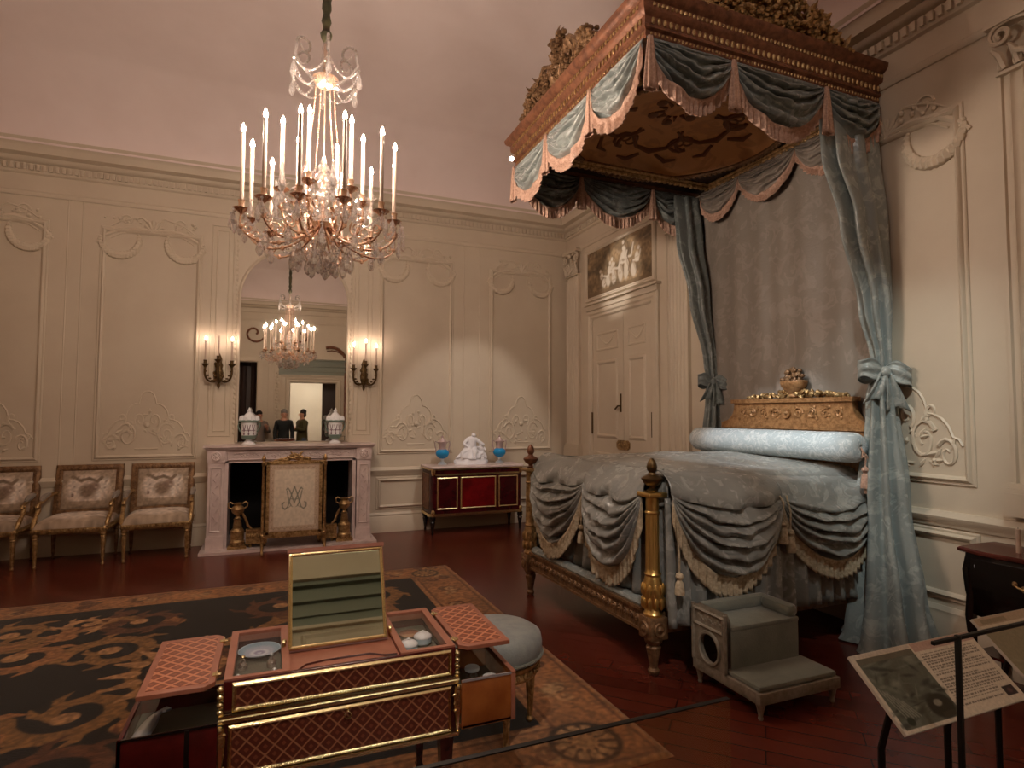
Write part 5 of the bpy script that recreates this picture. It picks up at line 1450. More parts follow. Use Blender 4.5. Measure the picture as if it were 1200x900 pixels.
def crest(P, L, H, n, seed):
    """heap of carved leaves and flowers; P(s, out, z)"""
    g = random.Random(seed); mb = MB()
    hs = lambda s: H * (.16 + .84 * max(0, cos(s * PI / 2)) ** 1.2 * (.75 + .25 * cos(s * 9)))
    for k in range(n):
        s = g.uniform(-1, 1); h = hs(s); z = g.uniform(0, h); o = g.uniform(-.05, .06) * (1 - z / (H * 1.4))
        R = Matrix.Rotation(g.uniform(0, 6.3), 4, 'Z') @ Matrix.Rotation(g.uniform(-1.3, 1.3), 4, 'X')
        c = P(s * L, o, z); kind = g.random()
        if kind < .34:                              # leaf: bent, pointed
            l = g.uniform(.04, .075); d = R @ V((0, 0, 1)); sd = R @ V((1, 0, 0))
            mb.tube([c - d * l * .6, c, c + d * l * .6 + sd * .01, c + d * l + sd * .03], [.008, l * .5, l * .42, .004], 6, flat=.35)
        elif kind < .84:                             # flower: ring of petals
            r = g.uniform(.026, .044)
            for j in range(5):
                a = 2 * PI * j / 5; mb.ell(c + R @ V((r * cos(a), r * sin(a), 0)), (r * .62, r * .62, r * .45), None, 5, 4)
            mb.ell(c + R @ V((0, 0, r * .3)), r * .5, None, 5, 4)
        else: mb.ell(c, g.uniform(.025, .045), None, 7, 5)
    for s in (-1, 1):
        mb.tube([P(s * L * x, .02, z) for x, z in ((1.08, .02), (.85, .05), (.6, H * .35), (.35, H * .62), (.12, H * .5))], [.012, .025, .03, .026, .012], 6)
        mb.tube([P(s * L * (.55 + x), .03, H * .3 + z) for x, z in spiral(0, 0, H * .2, H * .04, 0, s * 1.2, 14)], .018, 6)
    return mb
crest(lambda s, o, z: V((TX - o - .0, 4.17 + s, 4.215 + z)), .66, .52, 330, 3).build('carved_crest', M['giltdark'], cn, 'carved flower crest on the foot side')
crest(lambda s, o, z: V((3.16 + s, TY0 - o, 4.215 + z)), .64, .50, 380, 6).build('carved_crest', M['gilt'], cn, 'carved flower crest on the near side')
crest(lambda s, o, z: V((3.16 + s, TY1 + o, 4.215 + z)), .64, .42, 160, 9).build('carved_crest', M['giltdark'], cn, 'carved flower crest on the far side')

# lining: soffit with oval opening and a shallow oval dome
oc, oa, ob = (3.14, 4.0), .90, .86
mb = MB(); n = 64; ring0, ring1 = [], []
for k in range(n):
    a = 2 * PI * k / n; ca, sa = cos(a), sin(a)
    m_ = min((1.02 if ca < 0 else 1.02) / max(abs(ca), 1e-6), (1.02) / max(abs(sa), 1e-6))
    ring0.append(V((oc[0] + m_ * ca, oc[1] + m_ * sa, 3.945))); ring1.append(V((oc[0] + oa * ca, oc[1] + ob * sa, 3.955)))
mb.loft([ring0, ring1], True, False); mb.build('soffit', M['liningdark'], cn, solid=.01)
mb = MB(); rings = []
for i in range(13):
    t = i / 12 * PI / 2; rings.append([V((oc[0] + oa * cos(t) * cos(2 * PI * k / n), oc[1] + ob * cos(t) * sin(2 * PI * k / n), 3.955 + .24 * sin(t))) for k in range(n)])
mb.loft(rings, True, False); dm = mb.build('dome_lining', M['lining'], cn, smooth=80)
mb = MB()
def dpt(x, y):
    rr2 = min(.97, (x / oa) ** 2 + (y / ob) ** 2); return V((oc[0] + x, oc[1] + y, 3.955 + .24 * math.sqrt(1 - rr2) - .002))
for s in range(6):
    a = 2 * PI * s / 6 + .3; ca, sa = cos(a), sin(a)
    Q = lambda r, t: dpt(r * ca - t * sa, r * sa + t * ca)
    mb.tube([Q(.30, -.20), Q(.42, -.22), Q(.56, -.15), Q(.62, 0), Q(.56, .15), Q(.42, .22), Q(.30, .20)], [.012, .024, .02, .03, .02, .024, .012], 6)
    for q in (-1, 1):
        mb.tube([Q(.45 + x, q * (.30 + y)) for x, y in spiral(0, 0, .11, .03, 0, q * 1.1, 12)], [.02 - .001 * i for i in range(13)], 6)
        mb.tube([Q(.66, q * .08), Q(.72, q * .2), Q(.68, q * .3)], [.016, .024, .01], 6)
    mb.ell(Q(.20, 0), (.05, .05, .02), None, 8, 5)
for k in range(12):
    a = 2 * PI * k / 12; mb.tube([dpt(.10 * cos(a), .10 * sin(a)), dpt(.18 * cos(a), .18 * sin(a))], [.02, .008], 5)
mb.build('dome_scroll_pattern', M['liningfig'], dm)
mb = MB(); mb.tube([(oc[0] + oa * cos(2 * PI * k / n), oc[1] + ob * sin(2 * PI * k / n), 3.945) for k in range(n)], .024, 8, closed=True)
for k in range(110):
    a = 2 * PI * k / 110; mb.ell((oc[0] + (oa + .0) * cos(a), oc[1] + ob * sin(a), 3.925), (.02, .02, .014), None, 6, 4)
mb.build('oval_moulding', M['giltdark'], cn)
mb = MB(); ix0, ix1, iy0, iy1 = 2.30, 4.08, 3.17, 4.70
rc = [(ix0, iy0), (ix1, iy0), (ix1, iy1), (ix0, iy1)]
for i in range(4):
    A, B = V((*rc[i], 3.90)), V((*rc[(i + 1) % 4], 3.90)); mb.tube([A, B], .022, 8); L = (B - A).length; nb = int(L / .062)
    for k in range(nb): mb.ell(A.lerp(B, (k + .5) / nb) + V((0, 0, -.012)), (.026, .026, .02), None, 6, 4)
    mb.tube([A + V((0, 0, .03)), B + V((0, 0, .03))], .03, 6)
mb.build('inner_bead_moulding', M['gilt'], cn)

def can_swag(A, B, nrm, drop, seed, mat, folds=5, fr=.11, amp=.032, frm='fringe', asp=1):
    f = swag_fn(A, B, drop, nrm, .05, .07, folds, amp, seed); mb = MB(); mb.grid(f, 60, 60); sw = mb.build('swag', M[mat], cn, solid=.006, smooth=80)
    n = int((V(A) - V(B)).length * 26)
    fringe_mb(lambda u: f(u, 1), nrm, fr, n).build('fringe', M[frm], sw, 'rose-tan fringe', solid=.004, smooth=80)
def tail(p, nrm, L, mat='fringe'):
    mb = MB(); nrm = V(nrm); t = V((0, 0, 1)).cross(nrm)
    def fn(u, v):
        a = u * 2 * PI; w = .014 + .034 * v ** .8
        pl = 1 + .18 * cos(6 * a)
        return V(p) + t * (w * pl * cos(a)) + nrm * (.035 + w * .5 * pl * sin(a)) + V((0, 0, -L * v))
    mb.grid(fn, 48, 10, closed_u=True); mb.build('fringed_tail', M[mat], cn, 'rose-tan fringed tail', smooth=80, solid=.004)
zt = 3.945
jn = [2.10, 2.76, 3.60, 4.17]; jf = [2.98, 3.60, 4.33, 5.03]
for i in range(3):
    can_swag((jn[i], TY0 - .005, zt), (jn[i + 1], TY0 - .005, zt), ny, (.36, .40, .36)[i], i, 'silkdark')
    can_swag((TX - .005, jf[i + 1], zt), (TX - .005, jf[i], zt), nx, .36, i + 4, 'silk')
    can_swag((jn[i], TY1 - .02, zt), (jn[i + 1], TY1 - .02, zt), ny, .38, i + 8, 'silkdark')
for x in jn[:3]: tail((x, TY0 - .01, zt - .02), ny, .34)
for y in jf[1:]: tail((TX - .01, y, zt - .02), nx, .33)
for x in jn[1:3]: tail((x, TY1 - .03, zt - .02), ny, .32)
jb = [4.82, 4.28, 3.62, 3.0]
for i in range(3): can_swag((4.085, jb[i], 3.89), (4.085, jb[i + 1], 3.89), nx, .30, i + 12, 'silkback', 5, .08, .02)
# backcloth
mb = MB()
def bc(u, v):
    y = lerp(4.84, 2.98, u); pl = .014 * sin(u * 44 + .5 * sin(u * 13)) * (.55 + .45 * v) + .012 * sin(u * 17)
    return V((4.135 + pl - .015 * v * sin(u * PI), y, lerp(3.92, 1.15, v)))
mb.grid(bc, 110, 24); mb.build('backcloth', M['silkback'], cn, solid=.008, smooth=80)

def curtain(keys, mat, name, npl, seed, amp=.22):
    """keys: (z, cx, cy, wx, wy); closed pleated hanging"""
    keys = sorted(keys, key=lambda k: -k[0]); mb = MB(); rings = []
    zs = [lerp(keys[0][0], keys[-1][0], i / 60) for i in range(61)]
    for z in zs:
        for i in range(len(keys) - 1):
            if keys[i][0] >= z >= keys[i + 1][0]: break
        a, b = keys[i], keys[i + 1]; t = (a[0] - z) / (a[0] - b[0]); t = t * t * (3 - 2 * t)
        cx, cy, wx, wy = (lerp(a[j], b[j], t) for j in range(1, 5)); q = []
        for k in range(npl * 10):
            th = 2 * PI * k / (npl * 10); f = 1 + amp * sgn(cos(npl * th + seed + .5 * sin(th * 3 + z * 1.3)), .8) + .06 * sin(5 * th + z * 4)
            q.append(V((min(cx + wx * f * cos(th), 4.178), cy + wy * f * sin(th), z)))
        rings.append(q)
    mb.loft(rings, True, True); return mb.build(name, M[mat], cn, smooth=80)
cu = curtain([(3.90, 3.90, 2.99, .26, .05), (3.5, 3.92, 2.98, .245, .07), (3.0, 4.00, 2.97, .17, .085), (2.4, 4.075, 2.95, .095, .08), (2.0, 4.095, 2.93, .05, .055), (1.9, 4.09, 2.93, .055, .055), (1.7, 4.07, 2.92, .085, .075), (1.0, 4.02, 2.89, .125, .13), (.35, 3.98, 2.85, .165, .20), (.05, 3.95, 2.82, .20, .24), (.012, 3.95, 2.81, .23, .28)], 'silk', 'curtain', 8, 0, .3)
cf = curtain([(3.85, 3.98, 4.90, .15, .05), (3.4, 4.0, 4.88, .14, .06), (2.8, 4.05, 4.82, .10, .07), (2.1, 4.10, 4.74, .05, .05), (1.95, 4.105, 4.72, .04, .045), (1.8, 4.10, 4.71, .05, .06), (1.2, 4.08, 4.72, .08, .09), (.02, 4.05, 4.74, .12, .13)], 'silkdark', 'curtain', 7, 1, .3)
def bow(c, s, parent, mat):
    mb = MB(); c = V(c); t_ = V((.80, -.60, 0)); o_ = V((-.60, -.80, 0)); Zu = V((0, 0, 1))
    for sx, tilt in ((-1, .20), (1, .10)):
        def lp(u, v):
            a = u * 2 * PI; x = .5 - .5 * cos(a); w = .05 * sin(a) * (.4 + x)
            h = (.020 + .060 * sin(min(1, x * 1.25) * PI * .68)) * (v * 2 - 1) * (1 + .16 * sin(u * 12)) + .012 * sin(u * 9 + sx)
            return c + s * (t_ * (sx * x * .17) + o_ * (.05 + w + .01 * sin(v * 12 + u * 5)) + Zu * (h + (tilt * .15 - .05 * x * (sx > 0)) * x))
        mb.grid(lp, 32, 12)
    mb.ell(c + o_ * .07 * s, (.034 * s, .034 * s, .042 * s), None, 12, 8)
    for sx, L in ((-1, .19), (1, .25)):
        def tl(u, v):
            w = (.022 + .06 * v) * s
            return c + t_ * (sx * (.015 + .06 * v) * s + (u - .5) * w * 2) + o_ * (s * (.075 + .02 * sin(v * 3)) + .014 * sin(u * 10 + v * 2)) + Zu * (-L * v * s - .035 * v * abs(u - .5) * 2)
        mb.grid(tl, 14, 14)
    mb.tube([c + V((.06 * cos(a) * s, .06 * sin(a) * s, 0)) for a in [2 * PI * k / 20 for k in range(20)]], .022 * s, 8, closed=True, flat=1.5)
    return mb.build('tie_bow', M[mat], parent, solid=.006, smooth=80)
bow((4.075, 2.915, 1.90), .98, cu, 'silk'); bow((4.095, 4.70, 1.92), .85, cf, 'silkdark')

# ================================================================ BED STEPS
bp_ = thing('bed_steps', 'upholstered grey-green bed steps with oval opening beside the bed', 'bed steps')
sx0, sx1, sy0, sy1, sm_ = 2.37, 2.95, 2.40, 2.93, 2.64
def framebox(mb, x0, x1, y0, y1, z0, z1, t=.03):
    for a, b, c, d in ((x0, x1, y0, y0 + t), (x0, x1, y1 - t, y1), (x0, x0 + t, y0 + t, y1 - t), (x1 - t, x1, y0 + t, y1 - t)): mb.bbox(a, b, c, d, z0, z1, .004)
mb = MB(); framebox(mb, sx0, sx1, sy0, sy1, .085, .145); mb.build('base_frame', M['palewood'], bp_)
mb = MB(); mb.bbox(sx0 + .012, sx1 - .012, sy0 + .012, sm_ + .02, .145, .175, .012); mb.build('lower_step_pad', M['velvet'], bp_)
for x, y in ((sx0 + .03, sy0 + .03), (sx1 - .03, sy0 + .03), (sx0 + .03, sy1 - .03), (sx1 - .03, sy1 - .03)):
    mb = MB(); mb.lathe([(.010, 0), (.014, .01), (.011, .02), (.022, .07, .15), (.024, .075), (.028, .09)], (x, y, 0), 16, flute=8); mb.build('leg', M['palewood'], bp_)
# upper box: left face has an oval opening, front velvet
mb = MB()
def ovalface(x, y0, y1, z0, z1, cy, cz, ry, rz, th):
    n = 40; R0, R1 = [], []
    for k in range(n):
        a = 2 * PI * k / n; ca, sa = cos(a), sin(a)
        m_ = min(((y1 - cy) if ca > 0 else (cy - y0)) / max(abs(ca), 1e-6), ((z1 - cz) if sa > 0 else (cz - z0)) / max(abs(sa), 1e-6))
        R0.append((cy + m_ * ca, cz + m_ * sa)); R1.append((cy + ry * ca, cz + rz * sa))
    mb.loft([[V((x, a, b)) for a, b in R0], [V((x, a, b)) for a, b in R1], [V((x + th, a, b)) for a, b in R1], [V((x + th, a, b)) for a, b in R0]], True, False)
    return R1
R1 = ovalface(sx0, sm_, sy1, .145, .47, (sm_ + sy1) / 2 - .005, .245, .085, .088, .03)
mb.tube([(sx0 - .003, a, b) for a, b in R1], .011, 6, closed=True)
mb.frame(lambda u, v, h: V((sx0 - h, u, v)), sm_ + .03, sy1 - .03, .365, .44, PS)
for k in range(10): mb.ell((sx0, sm_ + .05 + .02 * k, .40 + .012 * sin(k * 1.6)), (.006, .012, .012), None, 6, 4)
for y in (sm_ + .012, sy1 - .012): mb.tube([(sx0, y, .145), (sx0, y, .47)], .012, 6)
mb.build('side_panel', M['palewood'], bp_, 'grey painted side with oval opening')
mb = MB(); mb.bbox(sx0 + .03, sx1 - .04, sm_, sm_ + .02, .145, .385, .006); mb.build('riser', M['velvet'], bp_)
mb = MB(); mb.bbox(sx1 - .055, sx1 - .035, sm_ + .02, sy1, .145, .39, .004); mb.bbox(sx0 + .03, sx1 - .05, sy1 - .02, sy1, .145, .39, .004); mb.build('box_side', M['velvet'], bp_)
mb = MB(); mb.bbox(sx0 + .03, sx1 - .035, sm_ - .004, sy1, .375, .405, .012); mb.build('upper_step_pad', M['velvet'], bp_)
mb = MB(); mb.bbox(sx0 + .03, sx1 - .035, sy1 - .075, sy1, .40, .475, .03); mb.bbox(sx1 - .115, sx1 - .035, sm_ - .004, sy1 - .06, .40, .475, .03); mb.build('raised_rim', M['velvet'], bp_)
# ================================================================ MECHANICAL WRITING TABLE
M['trelF'] = lattice('front_trellis_marquetry', (0, 2), 17, (.36, .17, .12), (.60, .40, .28), (.47, .26, .18), .3, .13)
M['trelT'] = lattice('lid_trellis_marquetry', (0, 1), 17, (.50, .26, .17), (.76, .48, .34), (.57, .31, .21), .35, .22)
M['trayfloor'] = pbr('grey_green_lining', (.40, .39, .33), .7)
wt = thing('writing_table', 'open mechanical writing table with trellis marquetry and gilt mounts on the carpet', 'writing table')
tx0, tx1, ty0, ty1 = -.134, .671, 2.22, 2.70
fm = lambda y0: (lambda u, v, h: V((u, y0 - h, v)))
# upper body as walls round the wells
mb = MB()
mb.bbox(tx0, tx1, ty0, ty0 + .018, .592, .70, .003); mb.bbox(tx0, tx1, ty1 - .018, ty1, .592, .70, .003)
for x in (tx0, .055, .462, tx1 - .016): mb.bbox(x, x + .016, ty0 + .016, ty1 - .016, .592, .70, .003)
mb.box(tx0, tx1, ty0, ty1, .588, .60); mb.build('upper_case', M['mahogred'], wt)
mb = MB(); mb.box(.073, .462, ty0 + .018, ty1 - .018, .60, .688); mb3 = MB(); mb3.tube([(.10, ty0 + .03, .689), (.13, ty0 + .07, .69), (.20, ty0 + .085, .69), (.36, ty0 + .085, .69), (.41, ty0 + .05, .69), (.455, ty0 + .045, .69)], .0045, 5); mb3.build('curved_groove', M['mahog'], wt, 'dark curved groove'); mb.build('writing_slope', M['pinkwood'], wt, 'pink leather writing surface')
for x in (tx0 + .016, .478):
    mb = MB(); mb.frame(lambda u, v, h: V((u, v, .70 + h)), x + .006, x + .171, ty0 + .026, ty1 - .026, [(-.004, -.03), (-.004, .004), (.004, .007), (.022, .006), (.022, -.004)])
    mb2 = MB(); mb2.box(x, x + .175, ty0 + .018, ty1 - .018, .60, .635); mb2.build('tray_floor', M['trayfloor'], wt, 'grey-green tray lining'); mb.build('tray_rim', M['pinkwood'], wt, 'pink edged tray rim')
    mb = MB(); mb.box(x + .004, x + .173, ty0 + .024, ty1 - .024, .6955, .6985); mb.build('glass_cover', M['glass'], wt, 'clear glass cover')
# front frieze drawer and lower drawer
mp = fm(ty0)
mb = MB(); mb.prism([(tx0 + .04, .612), (tx1 - .03, .612), (tx1 - .03, .682), (tx0 + .04, .682)], mp, -.004, .004); mb.build('frieze_marquetry', M['trelF'], wt, 'dark trellis marquetry panel')
mb = MB(); mb.frame(mp, tx0 + .04, tx1 - .03, .612, .682, [(-.002, 0), (0, .008), (.006, .011), (.012, .006), (.013, 0)])
for k in range(90): mb.ell(mp(tx0 + .04 + (tx1 - tx0 - .07) * k / 89, .607, .009), .004, None, 5, 4)
mb.build('frieze_mount', M['brass'], wt)
mb = MB(); mb.sweep([(tx0 - .004, ty1), (tx0 - .004, ty0 - .004), (tx1 + .004, ty0 - .004), (tx1 + .004, ty1)][::1], [(-.02, .566), (-.02, .594), (.004, .594), (.014, .588), (.018, .580), (.012, .574), (.014, .568), (.0, .566)]) if False else None
prof = [(.02, .566), (.0, .566), (-.010, .568), (-.008, .574), (-.014, .580), (-.010, .588), (.0, .594), (.02, .594)]
mb.sweep([(tx0, ty1), (tx0, ty0), (tx1, ty0), (tx1, ty1)], [(-o, z) for o, z in prof])
mb.box(tx0 - .012, tx1 + .012, ty0 - .012, ty0 + .02, .567, .593); mb.build('gilt_string_course', M['brass'], wt, 'bright gilt moulding')
mb = MB(); mb.bbox(tx0 - .002, tx1 + .008, ty0 - .006, ty1, .375, .568, .004); mb.build('lower_case', M['mahog'], wt)
mp = fm(ty0 - .006)
mb = MB(); mb.prism([(tx0 + .03, .405), (tx1 - .03, .405), (tx1 - .03, .548), (tx0 + .03, .548)], mp, -.004, .004); dr = mb.build('drawer', M['trelF'], wt, 'drawer front of trellis marquetry')
mb = MB(); mb.frame(mp, tx0 + .03, tx1 - .03, .405, .548, [(-.002, 0), (0, .008), (.006, .011), (.012, .006), (.013, 0)])
for k in range(90): mb.ell(mp(tx0 + .03 + (tx1 - tx0 - .06) * k / 89, .399, .009), .0042, None, 5, 4)
mb.build('drawer_mount', M['brass'], dr)
mb = MB(); mb.tube([mp(.27 + .012 * cos(a), .527 + .012 * sin(a), .01) for a in [2 * PI * k / 12 for k in range(12)]], .003, 5, closed=True); mb.ell(mp(.27, .540, .008), .006, None, 6, 4); mb.build('ring_pull', M['brass'], dr)
mb = MB(); mb.box(tx0 - .006, tx1 + .012, ty0 - .018, ty0 + .01, .376, .39); mb.build('bottom_mount', M['brass'], wt)
for x in (tx0 - .008, tx1 + .008):
    mb = MB(); y = ty0 - .008
    mb.tube([(x, y, .39), (x, y - .008, .42), (x, y - .012, .47), (x, y - .014, .52), (x, y - .010, .56)], [.006, .010, .016, .019, .014], 8)
    mb.ell((x, y - .018, .555), (.012, .012, .015))
    for k in range(16): mb.ell((x + rnd.uniform(-.014, .014), y - .016, rnd.uniform(.42, .545)), (.007, .006, .012), Matrix.Rotation(rnd.uniform(0, 3), 4, 'Y'), 6, 4)
    mb.build('corner_mount', M['brass'], wt, 'gilt bronze corner figure')
    mb = MB()
    for z in (.60, .625, .65, .675): mb.ell((x, ty0 + .004, z), (.012, .014, .012), None, 8, 6)
    mb.build('corner_bead', M['brass'], wt)
for x in (tx0 + .03, tx1 - .03):
    for y in (ty0 + .03, ty1 - .03):
        mb = MB(); mb.loft([[V((x + a * s, y + b * s, z)) for a, b in ((-1, -1), (1, -1), (1, 1), (-1, 1))] for z, s in ((.014, .012), (.03, .016), (.04, .012), (.36, .026), (.378, .026))]); mb.build('leg', M['mahog'], wt)
# side drawers
mb = MB(); a, b, c, d = -.425, -.146, 2.175, 2.49
for q in ((a, b, c, c + .012), (a, b, d - .012, d), (a, a + .014, c, d)): mb.bbox(q[0], q[1], q[2], q[3], .41, .588, .002)
mb.box(a, b, c, d, .41, .42); sd = mb.build('side_drawer', M['mahogred'], wt, 'pulled-out red side drawer')
mb = MB(); mb.box(a + .016, b, c + .014, d - .014, .421, .53); mb.build('drawer_lining', M['trayfloor'], sd)
mb = MB(); mb.box(a + .015, b, c + .013, d - .013, .5785, .5815); mb.build('drawer_glass', M['glass'], sd)
mb = MB(); mb.box(a + .012, b, c - .003, c + .002, .583, .591); mb.bbox(a + .185, a + .20, c - .006, c - .0, .41, .588, .002); mb.build('drawer_edge', M['darkwood'], sd)
a, b = .684, .90
mb = MB()
for q in ((a, b, c, c + .012), (a, b, d - .012, d), (b - .014, b, c, d)): mb.bbox(q[0], q[1], q[2], q[3], .41, .588, .002)
mb.box(a, b, c, d, .41, .42); sd = mb.build('side_drawer', M['satinwood'], wt, 'pulled-out orange wood side drawer')
mb = MB(); mb.box(a, b - .016, c + .014, d - .014, .421, .50); mb.build('drawer_lining', M['trayfloor'], sd)
mb = MB(); mb.box(a, b - .015, c + .013, d - .013, .5785, .5815); mb.build('drawer_glass', M['glass'], sd)
mb = MB(); mb.box(a, b - .012, c - .003, c + .002, .583, .591); mb.build('drawer_edge', M['silver'], sd)
mb = MB(); mb.bbox(b - .016, b + .002, c - .004, c + .0, .41, .586, .001); mb.bbox(b - .016, b + .004, c - .004, d, .588, .594, .002); mb.build('drawer_post', M['pinkwood'], sd)
# opened lids
for a, b, s in ((-.385, -.160, -1), (.690, .895, 1)):
    zmp = lambda u, v, h: V((u, v, h))
    q0, q1 = 2.215, 2.705; cc = .03
    if s < 0: poly = [(a, q0), (b - cc, q0), (b, q0 + cc), (b, q1 - cc), (b - cc, q1), (a, q1)]
    else: poly = [(b, q0), (b, q1), (a + cc, q1), (a, q1 - cc), (a, q0 + cc), (a + cc, q0)]
    mb = MB(); mb.prism(poly, zmp, .682, .698); ld = mb.build('lid', M['pinkwood'], wt, 'opened pink-edged lid', bevel=.002)
    mb = MB(); mb.prism([(a + .022, q0 + .03), (b - .022, q0 + .03), (b - .022, q1 - .03), (a + .022, q1 - .03)], zmp, .6975, .6992); mb.build('lid_marquetry', M['trelT'], ld, 'pink trellis marquetry')
    for y in (2.30, 2.62):
        mb = MB(); xx = b if s < 0 else a; mb.tube([(xx + .0, y - .02, .699), (xx, y + .02, .699)], .006, 6); mb.bbox(xx - .014, xx + .014, y - .012, y + .012, .698, .7015, .001); mb.build('hinge', M['brass'], ld)
# raised mirror
d = (V((0, 2.572, 1.034)) - V((0, 2.42, .692))); HL = d.length; d.normalize(); nrm = V((0, -d.z, d.y))
mmp = lambda u, v, h: V((u, 2.42, .692)) + d * v + nrm * h
ma, mb_ = .07, .448
mb = MB(); mb.prism([(ma, 0), (mb_, 0), (mb_, HL), (ma, HL)], mmp, -.014, .0); mb.prism([(ma - .004, HL - .004), (mb_ + .004, HL - .004), (mb_ + .004, HL + .012), (ma - .004, HL + .012)], mmp, -.014, .006); mf = mb.build('mirror_back', M['pinkwood'], wt, 'pinkish mirror board')
mb = MB(); mb.prism([(ma + .014, .018), (mb_ - .014, .018), (mb_ - .014, HL - .018), (ma + .014, HL - .018)], mmp, .0003, .002); mb.build('mirror_glass', M['mirrorgreen'], mf)
mb = MB(); mb.frame(mmp, ma + .016, mb_ - .016, .02, HL - .02, [(0, .0), (0, .006), (.006, .010), (.012, .008), (.015, .0)])
for k in range(44):
    t = k / 43
    for u, v in ((ma + .008, .02 + (HL - .04) * t), (mb_ - .008, .02 + (HL - .04) * t), (lerp(ma + .014, mb_ - .014, t), .012), (lerp(ma + .014, mb_ - .014, t), HL - .012)): mb.ell(mmp(u, v, .008), .0045, None, 5, 4)
mb.build('mirror_frame', M['brass'], mf)
mb = MB()
for x in (ma - .012, mb_ + .012): mb.tube([(x, 2.45, .66), (x, 2.45, .72)], .008, 6); mb.ell((x, 2.45, .725), .010, None, 6, 4)
mb.build('mirror_pivot', M['brass'], mf)

# ---- contents of the wells
def vessel(name, label, cat, loc, prof, mat, seg=20, extra=None, grp=None):
    t = thing(name, label, cat, loc, grp); mb = MB(); mb.lathe(prof, (0, 0, 0), seg); mb.build('body', M[mat], t); return t
pl = thing('saucer', 'pale blue saucer with painted centre inside the well nearest the left lid', 'saucer', (-.03, 2.60, .6353))
cv = Canvas(70, 70, (.60, .70, .76)); cv.ell(.5, .5, .40, .40, (.72, .74, .80), 1, .2); cv.ell(.5, .5, .24, .24, (.88, .88, .90), 1, .2); cv.ell(.5, .52, .15, .15, (.58, .56, .68), .9, .3); cv.ell(.5, .48, .06, .06, (.85, .84, .88), 1, .3)
mb = MB()
def plp(u, v):
    r, a = v, u * 2 * PI; x, y = r * .078 * cos(a), r * .078 * sin(a); return V((x, y, .006 + .014 * r ** 3))
o = 0; nu, nv = 48, 14
mb.grid(plp, nu, nv, closed_u=True)
lin = lambda c: tuple(s2l([max(0, min(1, k)) for k in c]))
for i, p in enumerate(mb.v): mb.colr[i] = lin(cv.a[min(69, max(0, int((p[1] / .156 + .5) * 70))), min(69, max(0, int((p[0] / .156 + .5) * 70)))])
mb.build('dish', M['oil'], pl, smooth=80)
mb = MB(); mb.lathe([(.03, 0), (.035, .006), (.058, .008), (.076, .019), (.079, .0205), (.076, .0195)], (0, 0, 0), 40, caps=False); mb.build('rim', M['paleglaze'], pl)
for i, (x, y, lab) in enumerate(((-.085, 2.47, 'gold-necked glass bottle in the saucer well, lid side'), (-.045, 2.33, 'low cut-glass box in front of the blue saucer'), (.015, 2.46, 'silver-stoppered glass bottle in the saucer well, mirror side'), (-.095, 2.32, 'stubby glass flask in the front outer corner of the saucer well'), (.025, 2.34, 'squat glass flask in the front inner corner of the saucer well'))):
    h = (.055, .03, .055, .045, .04)[i]
    t = None
    t = vessel('glass_bottle' if i != 1 else 'glass_box', lab, 'bottle' if i != 1 else 'box', (x, y, .6351), [(0, 0), (.016, 0), (.018, .004), (.018, h * .5), (.012, h * .65), (.007, h * .7), (.007, h * .85), (.010, h * .87), (0, h)] if i != 1 else [(0, 0), (.034, 0), (.036, .006), (.036, .024), (.03, .03), (0, .03)], 'crystal', 10)
    if i != 1:
        mb = MB(); mb.ell((0, 0, h + .008), (.009, .009, .010), None, 8, 6); mb.build('stopper', M['brass' if i == 0 else 'silver'], t)
    t.scale = (1, 1, .72)
for i, (x, y, lab) in enumerate(((.528, 2.40, 'white lidded porcelain pot beside the mirror foot'), (.600, 2.46, 'white lidded porcelain pot beside the other pot, farther from the viewer'))):
    t = thing('lidded_pot', lab, 'pot', (x, y, .6352), 'white lidded pots in the well'); t.scale = (1, 1, .74)
    mb = MB(); mb.lathe([(0, 0), (.024, 0), (.035, .012), (.037, .03), (.033, .042)], (0, 0, 0), 20); mb.build('body', M['paleglaze'], t)
    mb = MB(); mb.lathe([(.038, .042), (.037, .048), (.026, .060), (.009, .066), (.005, .069), (.008, .073), (0, .078)], (0, 0, 0), 20); mb.build('lid', M['porc'], t)
for i, (x, y, mt, nm, lab) in enumerate(((.52, 2.28, 'silver', 'silver_box', 'small silver box in the front of the pot well by the mirror'), (.56, 2.30, 'silver', 'silver_jar', 'small silver jar between the two pots and the front rim'), (.605, 2.32, 'paleglaze', 'small_cup', 'small pale cup in front of the white pots'), (.635, 2.29, 'brass', 'gilt_thimble', 'tiny gilt thimble in the outer front corner of the pot well'), (.57, 2.58, 'rosegold', 'gilt_dish', 'shallow gilt dish at the back of the pot well'))):
    h = (.03, .042, .03, .022, .012)[i]; r = (.016, .015, .018, .009, .045)[i]
    vessel(nm, lab, nm.split('_')[1], (x, y, .6352), [(0, 0), (r * .8, 0), (r, h * .3), (r, h * .75), (r * .7, h * .9), (r * .3, h), (0, h)], mt, 16)
for i, (x, y, lab) in enumerate(((.775, 2.33, 'round white lidded jar in the orange side drawer near the stool'), (.815, 2.225, 'round white lidded jar in the front of the orange side drawer'))):
    t = thing('round_jar', lab, 'jar', (x, y, .5003), 'white jars in the orange side drawer')
    mb = MB(); mb.lathe([(0, 0), (.026, 0), (.028, .008), (.028, .052), (0, .052)], (0, 0, 0), 24); mb.build('body', M['crystal'], t)
    mb = MB(); mb.lathe([(.029, .053), (.031, .058), (.029, .066), (.012, .069), (0, .069)], (0, 0, 0), 24); mb.build('lid', M['porc'], t)
t = thing('silver_spatula', 'long silver implement lying across the orange side drawer', 'implement', (.79, 2.27, .5055)); mb = MB(); mb.tube([(-.02, .05, 0), (0, 0, 0), (.01, -.04, 0)], [.012, .009, .006], 8, flat=.4); mb.build('blade', M['silver'], t)
